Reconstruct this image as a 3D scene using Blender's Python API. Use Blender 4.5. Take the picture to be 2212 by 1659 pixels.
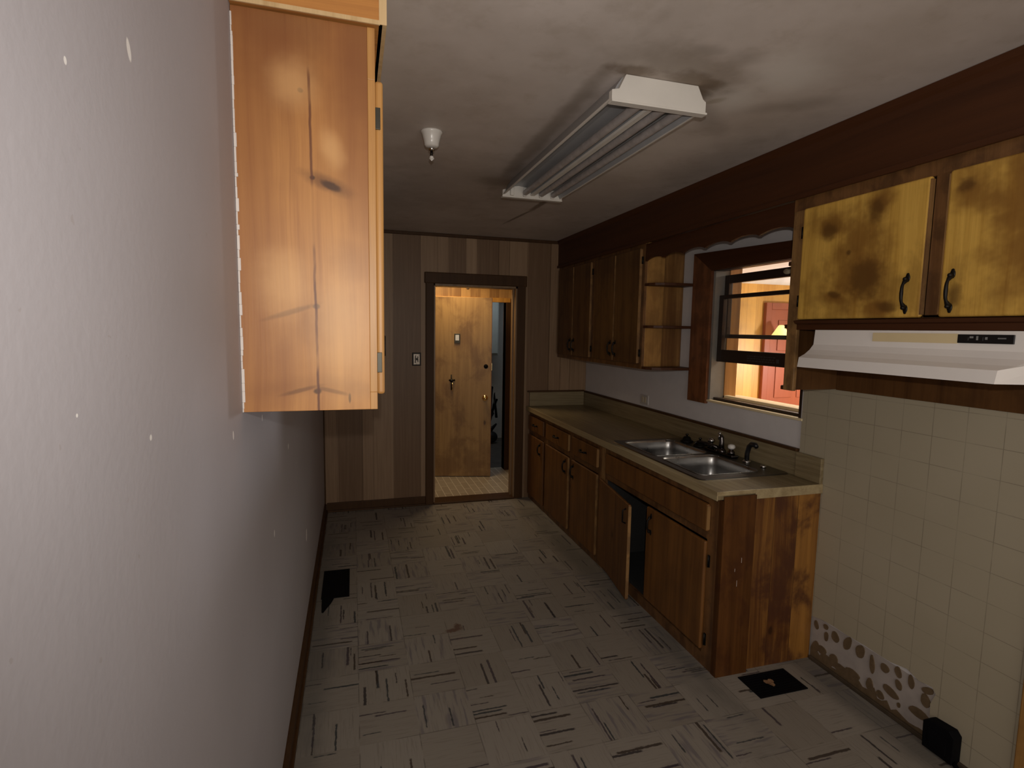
import bpy, bmesh, math, random
from mathutils import Vector, Matrix
random.seed(7)
for o in list(bpy.data.objects): bpy.data.objects.remove(o)
SC = bpy.context.scene; COL = SC.collection
PI = math.pi

# ---------------------------------------------------------------- camera
cam_d = bpy.data.cameras.new('camera'); cam = bpy.data.objects.new('camera', cam_d); COL.objects.link(cam)
CAMP = Vector((0.2591, 0.0, 1.6502))
F_ = Vector((0.28135561, 0.9544302, -0.09950889)); R_ = Vector((0.95952574, -0.2811368, 0.01650597)); U_ = Vector((0.01222182, 0.10012539, 0.99489976))
m = Matrix((R_, U_, -F_)).transposed().to_4x4(); m.translation = CAMP; cam.matrix_world = m
cam_d.sensor_width = 36.0; cam_d.lens = 1168.67 / 2212 * 36.0; cam_d.clip_start = 0.02
SC.camera = cam

# ---------------------------------------------------------------- world, lights, exposure
w = bpy.data.worlds.new('world'); SC.world = w; w.use_nodes = True
w.node_tree.nodes['Background'].inputs[0].default_value = (0.55, 0.6, 0.7, 1); w.node_tree.nodes['Background'].inputs[1].default_value = 0.1
def area(name, loc, size, energy, col, rot, sy=None, spread=180):
    d = bpy.data.lights.new(name, 'AREA'); d.shape = 'RECTANGLE'; d.size = size; d.size_y = sy or size; d.energy = energy; d.color = col; d.spread = math.radians(spread)
    o = bpy.data.objects.new(name, d); COL.objects.link(o); o.location = loc; o.rotation_euler = rot; return o
def point(name, loc, energy, col, r=0.05):
    d = bpy.data.lights.new(name, 'POINT'); d.energy = energy; d.color = col; d.shadow_soft_size = r
    o = bpy.data.objects.new(name, d); COL.objects.link(o); o.location = loc; return o
# the photographer's own lamp, just above the lens
d = bpy.data.lights.new('hand_torch', 'SPOT'); d.energy = 38; d.color = (1.0, 0.945, 0.875); d.spot_size = math.radians(150); d.spot_blend = 1.0; d.shadow_soft_size = 0.012
torch = bpy.data.objects.new('hand_torch', d); COL.objects.link(torch); torch.location = (0.275, -0.02, 1.75)
torch.rotation_euler = (Vector((1.6, 2.7, 1.72)) - torch.location).to_track_quat('-Z', 'Y').to_euler()
# unseen area fill added behind the viewer, standing in for ambient daylight
area('fill_behind', (1.3, -1.96, 1.40), 1.9, 19, (1.0, 0.90, 0.78), (PI/2, 0, 0), 1.5)
# the lit sunroom beyond the window, the lit passage beyond the doorway
point('sunroom_light', (5.7, 4.0, 1.3), 92, (0.97, 0.97, 1.0), .15)
area('sill_fill_light', (3.65, 2.8, 2.2), .6, 16, (1.0, 0.93, 0.80), (0, 0, 0), .6)  # extra fill added overhead, out of view, to brighten the window sill
area('passage_light', (1.25, 5.5, 2.36), 0.4, 7.2, (1.0, 0.76, 0.46), (0, 0, 0), 0.4)
area('utility_light', (2.1, 6.9, 2.3), 0.5, 3.0, (0.80, 0.9, 1.0), (0, 0, 0), 0.5)
vs = SC.view_settings; vs.view_transform = 'Standard'; vs.look = 'None'; vs.gamma = 1; vs.use_curve_mapping = False; vs.exposure = 0.36
SC.cycles.max_bounces = 8

# ---------------------------------------------------------------- node helpers
class NT:
    def __init__(s, name, rough=.5, metal=0.0, spec=.5):
        s.m = bpy.data.materials.new(name); s.m.use_nodes = True; s.t = s.m.node_tree; s.b = s.t.nodes['Principled BSDF']
        s.b.inputs['Roughness'].default_value = rough; s.b.inputs['Metallic'].default_value = metal; s.b.inputs['Specular IOR Level'].default_value = spec
    def n(s, ty, **k):
        x = s.t.nodes.new(ty)
        for a, v in k.items(): setattr(x, a, v)
        return x
    def put(s, sock, v):
        if isinstance(v, bpy.types.NodeSocket): s.t.links.new(v, sock)
        elif isinstance(v, (tuple, list)): sock.default_value = (*v, 1) if len(v) == 3 and sock.type == 'RGBA' else v
        else: sock.default_value = v
    def ma(s, op, a, b=0.0, c=0.0):
        x = s.n('ShaderNodeMath', operation=op)
        for i, v in enumerate((a, b, c)): s.put(x.inputs[i], v)
        return x.outputs[0]
    def add(s, a, b): return s.ma('ADD', a, b)
    def sub(s, a, b): return s.ma('SUBTRACT', a, b)
    def mul(s, a, b): return s.ma('MULTIPLY', a, b)
    def obj(s):
        x = s.n('ShaderNodeTexCoord'); y = s.n('ShaderNodeSeparateXYZ'); s.t.links.new(x.outputs['Object'], y.inputs[0]); return y.outputs[0], y.outputs[1], y.outputs[2]
    def vec(s, a, b, c=0.0):
        x = s.n('ShaderNodeCombineXYZ'); s.put(x.inputs[0], a); s.put(x.inputs[1], b); s.put(x.inputs[2], c); return x.outputs[0]
    def noise(s, v, scale=1.0, detail=4.0, rough=.55, dist=0.0):
        x = s.n('ShaderNodeTexNoise'); s.put(x.inputs['Vector'], v); x.inputs['Scale'].default_value = scale; x.inputs['Detail'].default_value = detail
        x.inputs['Roughness'].default_value = rough; x.inputs['Distortion'].default_value = dist; return x.outputs[0]
    def white(s, v):
        x = s.n('ShaderNodeTexWhiteNoise', noise_dimensions='3D'); s.put(x.inputs['Vector'], v); return x.outputs['Value']
    def step(s, v, lo, hi, a=0.0, b=1.0):
        x = s.n('ShaderNodeMapRange', interpolation_type='SMOOTHSTEP'); s.put(x.inputs[0], v)
        for i, q in enumerate((lo, hi, a, b)): s.put(x.inputs[i+1], q)
        return x.outputs[0]
    def mix(s, f, a, b, mode='MIX'):
        x = s.n('ShaderNodeMix', data_type='RGBA', blend_type=mode); s.put(x.inputs[0], f); s.put(x.inputs[6], a); s.put(x.inputs[7], b); return x.outputs[2]
    def ramp(s, v, stops, const=False):
        x = s.n('ShaderNodeValToRGB'); s.put(x.inputs[0], v); e = x.color_ramp.elements
        if const: x.color_ramp.interpolation = 'CONSTANT'
        while len(e) < len(stops): e.new(1.0)
        for i, (q, c) in enumerate(stops): e[i].position = q; e[i].color = (*c, 1)
        return x.outputs[0]
    def bump(s, h, strength=.2, dist=.002):
        x = s.n('ShaderNodeBump'); x.inputs['Strength'].default_value = strength; x.inputs['Distance'].default_value = dist; s.put(x.inputs['Height'], h)
        s.t.links.new(x.outputs[0], s.b.inputs['Normal'])
    def blobs(s, a, b, lst, soft=.35, wob=.5, freq=14.0):
        """union of soft ellipses (ca, cb, ra, rb, angle) wobbled by noise"""
        nz = s.sub(s.noise(s.vec(a, b, 3.3), freq, 3.0), .5); out = None
        for ca, cb, ra, rb, an in lst:
            da = s.sub(a, ca); db = s.sub(b, cb); c, q = math.cos(an), math.sin(an)
            u = s.mul(s.add(s.mul(da, c), s.mul(db, q)), 1/ra); v = s.mul(s.sub(s.mul(db, c), s.mul(da, q)), 1/rb)
            r = s.add(s.ma('SQRT', s.add(s.mul(u, u), s.mul(v, v))), s.mul(nz, wob*2))
            k = s.step(r, 1.0-soft, 1.0+soft, 1.0, 0.0)
            out = k if out is None else s.ma('MAXIMUM', out, k)
        return out
    def col(s, v): s.put(s.b.inputs['Base Color'], v); return s.m

def plain(name, c, rough=.5, metal=0.0, var=.08, spec=.5, freq=9.0):
    t = NT(name, rough, metal, spec); x, y, z = t.obj()
    n = t.noise(t.vec(x, y, z), freq, 5.0)
    return t.col(t.mix(t.mul(n, 1.0), [q*(1-var*2) for q in c], [min(1, q*(1+var)) for q in c]))
def emit(name, c, s):
    t = NT(name); t.b.inputs['Emission Color'].default_value = (*c, 1); t.b.inputs['Emission Strength'].default_value = s; return t.col(c)

def wood(name, light, dark, grain='z', across='x', plank=None, knots=.25, blotch=0.0, blotchcol=None, rough=.42, spread=.35, seam=.8, bfreq=4.0, contrast=1.0, extra=None, spec=.45, off=0.0):
    t = NT(name, rough, 0, spec); X = dict(zip('xyz', t.obj()))
    g = X[grain]; a = X[across]; c = X[[q for q in 'xyz' if q not in (grain, across)][0]]
    rnd = 0.0; sm = None
    if plank:
        pa = t.add(t.mul(a, 1/plank), 20.0+off); idx = t.ma('FLOOR', pa); rnd = t.white(t.vec(idx, 3.0, 7.0)); fr = t.ma('FRACT', pa)
        ed = t.ma('MINIMUM', fr, t.sub(1.0, fr)); sm = t.step(ed, 0.0, .0022/plank, 1.0, 0.0)
    wv = t.sub(t.noise(t.vec(t.mul(a, 3.0), t.mul(c, 3.0), t.add(t.mul(g, 1.1), t.mul(rnd, 31.0))), 1.0, 2.0), .5)
    aw = t.add(a, t.mul(wv, .06)); gs = t.mul(rnd, 17.0)
    n1 = t.noise(t.vec(t.mul(aw, 26.0), t.mul(c, 26.0), t.add(t.mul(g, .9), gs)), 1.0, 5.0, .6, .4)
    n2 = t.noise(t.vec(t.mul(aw, 190.0), t.mul(c, 190.0), t.add(t.mul(g, 5.0), gs)), 1.0, 3.0)
    v = t.add(t.mul(t.sub(n1, .5), 1.5*contrast), t.add(t.mul(t.sub(n2, .5), .4*contrast), .55))
    if plank: v = t.add(v, t.mul(t.sub(rnd, .5), spread*2))
    lo = t.step(v, 0.0, 1.0)
    mid = [(p*.55+q*.45) for p, q in zip(light, dark)]
    colr = t.ramp(lo, [(0.0, dark), (.45, mid), (1.0, light)])
    if blotch:
        nb = t.noise(t.vec(t.mul(a, 1.3), t.add(c, t.mul(rnd, 3.0)), t.mul(g, .9)), bfreq, 5.0, .6, .3)
        colr = t.mix(t.mul(t.step(nb, .44, .62), blotch), colr, blotchcol or dark)
    if knots:
        vn = t.n('ShaderNodeTexVoronoi', voronoi_dimensions='3D'); t.put(vn.inputs['Vector'], t.vec(t.mul(a, 6.5), t.add(t.mul(g, 3.2), gs), t.mul(c, 2.0))); vn.inputs['Scale'].default_value = 1.0
        sp = t.n('ShaderNodeSeparateColor'); t.t.links.new(vn.outputs['Color'], sp.inputs[0])
        has = t.ma('LESS_THAN', sp.outputs[0], knots)
        kd = t.add(vn.outputs['Distance'], t.mul(t.sub(n1, .5), .12))
        colr = t.mix(t.mul(has, t.step(kd, .05, .30, .55, 0.0)), colr, dark)
        colr = t.mix(t.mul(has, t.step(kd, .05, .11, .9, 0.0)), colr, [q*.35 for q in dark])
    if sm is not None: colr = t.mix(t.mul(sm, seam), colr, [q*.25 for q in dark])
    if extra: colr = extra(t, X, colr)
    t.bump(n2, .12, .001)
    return t.col(colr)

# ---------------------------------------------------------------- materials
def left_wall_mat():
    t = NT('painted_plaster_left', .62, 0, .25); x, y, z = t.obj()
    n = t.noise(t.vec(x, y, z), 2.2, 4.0); f = t.noise(t.vec(x, y, z), 60.0, 3.0)
    c = t.mix(n, (.42, .405, .435), (.51, .485, .515)); c = t.mix(t.mul(f, .12), c, (.42, .40, .40))
    chips = [(.806, 1.984, .006, .013, .3), (.641, 1.898, .003, .004, 0), (.814, 1.50, .004, .004, 0), (1.32, 1.405, .006, .010, .1), (.70, 2.08, .004, .007, .4), (2.35, 1.16, .012, .012, 0), (3.1, .50, .03, .035, 0), (1.72, 1.38, .006, .01, 0), (.62, 1.56, .002, .002, 0), (1.9, .96, .01, .012, 0)]
    k = t.blobs(y, z, chips, .15, .15, 90.0); c = t.mix(k, c, (.9, .88, .86))
    sp = t.step(t.noise(t.vec(x, y, z), 42.0, 2.0), .735, .75); c = t.mix(t.mul(sp, .3), c, (.35, .30, .28))
    t.bump(f, .25, .0015); return t.col(c)
def ceiling_mat():
    t = NT('stained_ceiling_with_sheen', .55, 0, .3); x, y, z = t.obj()
    n = t.noise(t.vec(x, y, z), 1.5, 5.0, .6); f = t.noise(t.vec(x, y, z), 7.0, 5.0, .65)
    c = t.mix(t.step(n, .3, .7), (.56, .495, .45), (.70, .63, .59)); c = t.mix(t.mul(t.step(f, .5, .72), .25), c, (.36, .29, .22))
    near = [(1.41, 1.69, .13, .045, .25), (1.15, 1.69, .075, .035, 0), (1.46, 1.77, .05, .05, 0)]
    c = t.mix(t.mul(t.blobs(x, y, near, .5, .7, 16.0), .8), c, (.15, .10, .06))
    halo = [(1.32, 1.64, .26, .12, .2), (1.08, 2.4, .035, .78, -.01), (1.13, 3.14, .17, .10, 0)]
    c = t.mix(t.mul(t.blobs(x, y, halo, .6, .6, 9.0), .6), c, (.24, .19, .145))
    c = t.mix(t.mul(t.blobs(x, y, [(1.56, 1.80, .035, .02, -.9)], .5, .4, 30.0), .6), c, (.28, .20, .10))
    strk = [(1.50, 3.62, .022, .20, 0.0), (1.475, 4.02, .013, .30, .1)]
    c = t.mix(t.mul(t.blobs(x, y, strk, .5, .35, 20.0), .75), c, (.17, .12, .08))
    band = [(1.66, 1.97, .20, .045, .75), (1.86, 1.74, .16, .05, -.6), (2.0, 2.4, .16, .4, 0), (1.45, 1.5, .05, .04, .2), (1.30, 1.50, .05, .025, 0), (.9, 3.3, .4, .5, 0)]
    c = t.mix(t.mul(t.blobs(x, y, band, .8, .7, 7.0), .34), c, (.22, .185, .155))  # painted shade: a diagonal shadow band, together with mottled smudges
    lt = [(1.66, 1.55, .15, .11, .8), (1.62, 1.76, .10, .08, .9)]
    c = t.mix(t.mul(t.blobs(x, y, lt, .85, .6, 6.0), .6), c, (.84, .81, .77))  # painted sheen: bright patch of light right of the fixture
    t.bump(t.noise(t.vec(x, y, z), 45.0, 4.0), .2, .0015); return t.col(c)
def floor_mat():
    t = NT('streaked_vinyl_tile', .55, 0, .3); x, y, z = t.obj(); P = .236
    tx = t.add(t.mul(t.sub(x, .03), 1/P), 20.0); ty = t.add(t.mul(t.sub(y, .183), 1/P), 20.0)
    ix, iy = t.ma('FLOOR', tx), t.ma('FLOOR', ty); fx, fy = t.ma('FRACT', tx), t.ma('FRACT', ty)
    par = t.ma('MODULO', t.add(ix, iy), 2.0); q = t.sub(1.0, par)
    a = t.add(t.mul(par, fy), t.mul(q, fx)); b = t.add(t.mul(par, fx), t.mul(q, fy))
    r1, r2, r3 = t.white(t.vec(ix, iy, 1.0)), t.white(t.vec(ix, iy, 2.0)), t.white(t.vec(ix, iy, 5.0))
    wob = t.mul(t.sub(t.noise(t.vec(x, y, 0.0), 30.0, 2.0), .5), .03); a2 = t.add(a, wob)
    def streak(fa, fb, seed, lo, hi, det=2.0):
        return t.step(t.noise(t.vec(t.add(t.mul(a2, fa), t.mul(r1, 91.0)), t.add(t.mul(b, fb), t.mul(r2, 47.0)), seed), 1.0, det, .5), lo, hi)
    base = t.mix(r3, (.28, .25, .21), (.34, .31, .27)); base = t.mix(t.mul(t.noise(t.vec(x, y, 0), 2.5, 4.0), .35), base, (.235, .20, .165))
    fine = streak(46.0, 1.6, 1.0, .5, .8, 4.0); c = t.mix(t.mul(fine, .75), base, (.17, .145, .125))
    vio = t.mul(streak(12.0, 1.2, 9.0, .50, .66), t.step(r2, .55, .68)); c = t.mix(t.mul(vio, .6), c, (.135, .12, .145))
    brk = t.noise(t.vec(t.mul(x, 55.0), t.mul(y, 55.0), 4.0), 1.0, 3.0)
    busy = t.mul(t.white(t.vec(ix, iy, 8.0)), .5)
    for k in range(8):
        o1, o2, o3, o4 = (t.white(t.vec(ix, iy, 20.0+k*4+q)) for q in range(4))
        on = t.ma('LESS_THAN', o1, t.add(busy, .12 if k < 6 else .3)) 
        dd = t.ma('ABSOLUTE', t.sub(a2, t.add(t.mul(o2, .9), .05)))
        wd = t.add(t.mul(o3, .018 if k < 6 else .008), t.add(t.mul(t.sub(brk, .5), .035), .009))
        ln = t.step(t.sub(dd, wd), -.006, .006, 1.0, 0.0)
        c0_ = t.mul(o4, .9); hl = t.add(t.mul(o3, .32), .14)
        en = t.step(t.sub(t.ma('ABSOLUTE', t.sub(b, c0_)), hl), -.03, .02, 1.0, 0.0)
        c = t.mix(t.mul(t.mul(ln, en), t.mul(on, .88)), c, ((.030, .024, .027), (.045, .030, .022), (.028, .036, .042), (.06, .045, .055))[k % 4])
    ed = t.ma('MINIMUM', t.ma('MINIMUM', fx, t.sub(1.0, fx)), t.ma('MINIMUM', fy, t.sub(1.0, fy)))
    sm = t.mul(t.step(ed, .003, .012, 1.0, 0.0), t.step(t.noise(t.vec(x, y, 2.0), 9.0, 2.0), .42, .56)); c = t.mix(t.mul(sm, .55), c, (.06, .05, .042))
    ru = t.blobs(x, y, [(.775, 2.80, .05, .018, .2), (.80, 2.83, .02, .03, 0)], .4, .8, 60.0); c = t.mix(t.mul(ru, .8), c, (.10, .035, .02))
    gr = t.blobs(x, y, [(1.80, 3.5, .09, 1.4, 0), (1.86, 2.3, .06, .5, 0), (.06, 3.0, .07, 1.2, 0), (2.42, 1.75, .07, .5, 0)], .8, .7, 7.0); c = t.mix(t.mul(gr, .5), c, (.085, .085, .08))
    t.bump(t.noise(t.vec(x, y, z), 90.0, 2.0), .1, .001); return t.col(c)
def tile_mat():
    t = NT('cream_wall_tile', .38, 0, .4); x, y, z = t.obj()
    fy = t.ma('FRACT', t.add(t.mul(t.sub(y, 1.456), 1/.1255), 40.0)); fz = t.ma('FRACT', t.add(t.mul(t.sub(z, .563), 1/.115), 40.0))
    ed = t.ma('MINIMUM', t.ma('MINIMUM', fy, t.sub(1.0, fy)), t.ma('MINIMUM', fz, t.sub(1.0, fz)))
    g = t.mul(t.step(ed, .004, .016, 1.0, 0.0), t.step(t.noise(t.vec(x, y, z), 6.0, 3.0), .36, .60, .35, 1.0))
    n = t.noise(t.vec(x, y, z), 2.0, 3.0); c = t.mix(n, (.40, .35, .25), (.48, .425, .32)); c = t.mix(t.mul(g, .62), c, (.17, .145, .105))
    t.bump(g, -.4, .001); return t.col(c)
def panel_mat():
    stops = [(0, .55), (.113, .30), (.33, .60), (.427, .62), (.606, .28), (.85, .62), (1.004, .66), (1.1, .36), (1.267, .80), (1.367, .34), (1.578, .50), (1.682, .66), (1.86, .30), (2.094, .55), (2.22, .66), (2.32, .6)]
    t = NT('printed_wall_panelling', .45, 0, .35); x, y, z = t.obj()
    tone = t.ramp(t.mul(x, 1/2.6), [(a/2.6, (b, b, b)) for a, b in stops], True)
    n = t.noise(t.vec(t.mul(x, 60.0), t.mul(z, 2.0), 0.0), 1.0, 4.0); v = t.add(tone, t.mul(t.sub(n, .5), .5))
    c = t.ramp(v, [(0.0, (.12, .06, .028)), (.35, (.20, .118, .064)), (1.0, (.46, .31, .19))])
    return t.col(c)
def counter_mat(gx=60.0, gy=2.5):
    t = NT('woodgrain_laminate', .36, 0, .45); x, y, z = t.obj()
    n = t.noise(t.vec(t.mul(x, gx), t.mul(y, gy), t.mul(z, 60.0)), 1.0, 5.0, .65); b = t.noise(t.vec(x, y, z), 3.5, 3.0)
    c = t.ramp(n, [(0.25, (.16, .115, .055)), (.5, (.27, .21, .115)), (.75, (.37, .30, .175))]); c = t.mix(t.mul(b, .35), c, (.13, .10, .055))
    return t.col(c)
def hall_floor_mat():
    t = NT('brick_vinyl', .4); x, y, z = t.obj(); br = t.n('ShaderNodeTexBrick'); t.put(br.inputs['Vector'], t.vec(y, x, 0)); br.inputs['Scale'].default_value = 1.0
    br.inputs['Brick Width'].default_value = .24; br.inputs['Row Height'].default_value = .075; br.inputs['Mortar Size'].default_value = .004
    br.inputs['Color1'].default_value = (.42, .36, .27, 1); br.inputs['Color2'].default_value = (.48, .42, .32, 1); br.inputs['Mortar'].default_value = (.72, .66, .54, 1)
    return t.col(br.outputs[0])

def left_cab_extra(t, X, c):
    x, z = t.add(X['x'], .16), t.add(X['z'], 1.440)
    w = t.noise(t.vec(x, z, 0.0), 9.0, 3.0)
    b1 = [(.17, 1.66, .09, .05, .45), (.235, 2.01, .05, .09, .2), (.08, 2.18, .10, .16, 0), (.28, 2.15, .05, .30, 0), (.27, 1.82, .055, .05, -.3), (.10, 1.50, .09, .02, .15), (.245, 1.50, .08, .02, -.2)]
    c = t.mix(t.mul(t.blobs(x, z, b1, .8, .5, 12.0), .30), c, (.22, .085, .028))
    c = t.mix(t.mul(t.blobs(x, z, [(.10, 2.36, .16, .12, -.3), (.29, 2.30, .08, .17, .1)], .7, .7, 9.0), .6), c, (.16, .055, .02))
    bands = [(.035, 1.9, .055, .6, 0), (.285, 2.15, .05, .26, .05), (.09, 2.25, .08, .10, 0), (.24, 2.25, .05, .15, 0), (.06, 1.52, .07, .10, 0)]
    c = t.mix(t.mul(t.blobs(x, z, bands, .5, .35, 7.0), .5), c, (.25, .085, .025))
    b2 = [(.205, 1.997, .055, .016, -.35), (.115, 1.685, .055, .006, .32), (.135, 1.492, .045, .005, .25), (.205, 1.490, .04, .005, -.25)]
    c = t.mix(t.mul(t.blobs(x, z, b2, .55, .3, 40.0), .6), c, (.13, .05, .018))
    kn = [(.213, 1.992, .024, .009, -.4), (.174, 1.70, .008, .006, 0), (.147, 2.206, .006, .005, -.5), (.17, 2.008, .006, .005, 0), (.173, 1.489, .009, .007, 0), (.250, 1.470, .003, .012, 0)]
    c = t.mix(t.mul(t.blobs(x, z, kn, .4, .3, 60.0), .85), c, (.055, .022, .01))
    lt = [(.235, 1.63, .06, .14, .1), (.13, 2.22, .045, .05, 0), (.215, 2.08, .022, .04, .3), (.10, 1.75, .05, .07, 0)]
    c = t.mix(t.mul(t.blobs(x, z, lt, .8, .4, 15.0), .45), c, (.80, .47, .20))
    sx = t.add(x, t.mul(t.sub(z, 1.9), .012)); sx = t.add(sx, t.mul(t.sub(t.noise(t.vec(0.0, z, 0.0), 14.0, 2.0), .5), .006))
    sl = t.step(t.ma('ABSOLUTE', t.sub(sx, .170)), .0012, .0045, 1.0, 0.0)
    return t.mix(t.mul(sl, t.step(t.noise(t.vec(0.0, z, 5.0), 5.0, 2.0), .42, .56, .12, .85)), c, (.12, .035, .015))

def near_door_extra(t, X, c):
    y, z = t.add(X['y'], 1.3), t.add(X['z'], 1.69)
    b1 = [(1.70, 1.93, .12, .17, 0), (1.82, 2.10, .11, .06, .2), (1.62, 2.14, .05, .06, 0), (1.60, 1.755, .06, .03, 0), (1.78, 1.80, .07, .025, .2), (1.10, 2.0, .13, .3, 0), (1.31, 2.13, .06, .06, .3), (1.22, 2.08, .09, .05, .4)]
    c = t.mix(t.mul(t.blobs(y, z, b1, .7, 1.1, 11.0), .85), c, (.24, .105, .018))
    b2 = [(1.66, 1.87, .07, .07, 0), (1.84, 2.08, .035, .03, 0), (1.63, 2.13, .03, .035, 0), (1.56, 1.76, .035, .018, 0), (1.74, 1.98, .010, .010, 0), (1.79, 1.815, .03, .012, .3), (1.315, 2.14, .028, .02, 0), (1.04, 2.05, .07, .12, 0), (1.325, 1.79, .02, .03, 0)]
    return t.mix(t.mul(t.blobs(y, z, b2, .6, .8, 22.0), .7), c, (.10, .042, .009))

M = {}
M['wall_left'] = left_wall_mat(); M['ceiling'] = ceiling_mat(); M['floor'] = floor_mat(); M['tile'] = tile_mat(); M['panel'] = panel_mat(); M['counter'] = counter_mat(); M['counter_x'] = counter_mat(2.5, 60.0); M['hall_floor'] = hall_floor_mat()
M['white_wall'] = plain('white_painted_plaster', (.73, .70, .70), .6, 0, .06, .3)
M['plaster'] = plain('bare_plaster', (.45, .40, .37), .8, 0, .15, .2, 14.0)
M['glue'] = plain('tile_adhesive', (.175, .118, .066), .6, 0, .25, .3, 40.0)
M['grime'] = plain('grimy_baseboard_strip', (.085, .062, .04), .7, 0, .3, .2, 20.0)
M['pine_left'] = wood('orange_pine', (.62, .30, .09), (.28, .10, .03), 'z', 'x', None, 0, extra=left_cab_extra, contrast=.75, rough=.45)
M['pine_left_front'] = wood('orange_pine_door', (.62, .33, .10), (.34, .15, .045), 'z', 'y', None, .1)
M['pine_left_soffit'] = wood('orange_pine_soffit', (.60, .27, .07), (.34, .13, .035), 'x', 'z', None, .2)
M['pine_pale'] = wood('pale_pine_end_grain', (.72, .52, .28), (.5, .32, .14), 'z', 'x', None, 0)
M['cab_far'] = wood('brown_pine', (.19, .095, .03), (.060, .024, .009), 'z', 'y', None, .25, .4, (.05, .02, .01), bfreq=5.0, rough=.5)
M['cab_edge'] = wood('worn_light_pine_edge', (.38, .215, .08), (.17, .08, .028), 'z', 'y', None, .1, .5, (.08, .04, .02), bfreq=9.0)
M['cab_side'] = wood('amber_pine_planks', (.46, .245, .07), (.17, .075, .02), 'z', 'x', .15, .2, .35, (.12, .045, .015), bfreq=5.0)
M['dark_wood'] = wood('dark_brown_board', (.085, .029, .010), (.036, .012, .005), 'y', 'z', None, 0, rough=.5, contrast=.6, spec=.3)
M['dark_trim'] = wood('dark_trim_wood', (.085, .040, .015), (.035, .016, .006), 'z', 'x', None, 0, rough=.5, contrast=.6, spec=.2)
M['casing'] = wood('red_brown_casing', (.26, .095, .035), (.10, .034, .014), 'z', 'y', None, .15, .5, (.06, .02, .01), bfreq=8.0, rough=.4)
M['door_yellow'] = wood('blotched_yellow_pine', (.84, .52, .11), (.46, .24, .035), 'z', 'y', None, .25, .4, (.17, .075, .014), bfreq=4.2, rough=.5, extra=near_door_extra)
M['base_door'] = wood('red_brown_pine', (.225, .095, .022), (.10, .038, .010), 'z', 'y', None, .12, .3, (.07, .027, .01), bfreq=3.0, rough=.5)
M['base_frame'] = wood('brown_face_frame', (.24, .115, .04), (.095, .04, .015), 'z', 'y', None, .1, .5, (.045, .02, .01), bfreq=8.0)
M['base_end'] = wood('knotty_pine_end_planks', (.38, .175, .036), (.11, .038, .009), 'z', 'x', .14, .5, .9, (.075, .024, .010), bfreq=4.0, spread=.3, off=.93)
M['base_end_dark'] = wood('red_brown_end_board', (.13, .050, .013), (.046, .017, .005), 'z', 'x', None, .3, spec=.2, blotch=.5, blotchcol=(.05, .016, .008), bfreq=6.0)
M['hood_board'] = wood('dark_brown_panel', (.13, .058, .018), (.06, .024, .008), 'z', 'x', None, .1, .4, (.04, .016, .006), spec=.3)
M['slab_door'] = wood('aged_flush_door', (.44, .27, .095), (.22, .115, .035), 'z', 'x', None, .1, .6, (.15, .07, .022), bfreq=3.0, contrast=.8)
M['door_edge'] = wood('red_door_edge', (.36, .11, .04), (.18, .05, .02), 'z', 'x', None, 0)
M['hall_board'] = wood('orange_hall_boards', (.58, .33, .11), (.30, .15, .045), 'z', 'x', .11, .1, .3)
M['sun_board'] = wood('bright_orange_boards', (.76, .39, .08), (.48, .22, .035), 'z', 'x', .13, .1, .2, contrast=.9)
M['sun_jamb'] = wood('orange_jamb', (.50, .26, .09), (.28, .13, .04), 'z', 'x', None, 0)
M['red_door'] = wood('red_stained_door', (.34, .088, .036), (.23, .055, .022), 'z', 'x', None, 0, contrast=.5)
M['interior'] = plain('dark_cabinet_interior', (.04, .038, .036), .8, 0, .2)
M['sash'] = plain('dark_brown_sash_paint', (.032, .018, .013), .4, 0, .1)
M['cream'] = plain('cream_paint', (.62, .54, .38), .5, 0, .08)
M['sillwood'] = wood('bright_sill_wood', (.90, .76, .50), (.72, .54, .30), 'y', 'x', None, 0)
M['channel'] = plain('weathered_white_channel', (.30, .28, .25), .6, 0, .2)
M['enamel'] = plain('white_enamel', (.88, .84, .81), .42, 0, .03)
M['fixture'] = plain('fixture_white_enamel', (.76, .73, .68), .42, 0, .06)
M['tube'] = plain('dusty_glass_tube', (.50, .46, .45), .35, 0, .25, .5, 30.0)
M['porcelain'] = plain('white_porcelain', (.75, .73, .70), .25, 0, .03)
M['label'] = plain('yellowed_lens_strip', (.76, .62, .37), .4, 0, .05)
M['black'] = plain('black_plastic', (.008, .008, .010), .35, 0, .1)
M['iron'] = plain('black_iron', (.014, .011, .009), .45, .6, .2)
M['void'] = plain('black_register_metal', (.0045, .0045, .006), .7, 0, .2, .1)
M['grey_print'] = plain('grey_print', (.22, .22, .22), .6)
M['chrome'] = plain('chrome', (.62, .62, .62), .12, 1.0, .02)
M['darkchrome'] = plain('tarnished_chrome', (.12, .11, .11), .2, 1.0, .1)
M['brass'] = plain('brass', (.85, .65, .30), .2, 1.0, .02)
M['steel_rim'] = plain('dull_steel_rim', (.20, .19, .18), .33, 1.0, .1)
M['hinge'] = plain('antique_hinge_metal', (.075, .07, .055), .45, .7, .2)
M['white_plastic'] = plain('white_plastic', (.55, .52, .50), .4, 0, .03)
M['greenwall'] = plain('grey_green_paint', (.30, .32, .30), .6, 0, .1)
M['leaf'] = plain('dry_leaf', (.30, .17, .09), .8, 0, .3, .2, 60.0)
M['shade'] = emit('lit_lamp_shade', (1.0, .88, .33), 1.0)
M['caulk'] = plain('white_caulk', (.78, .72, .68), .6, 0, .1)
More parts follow.
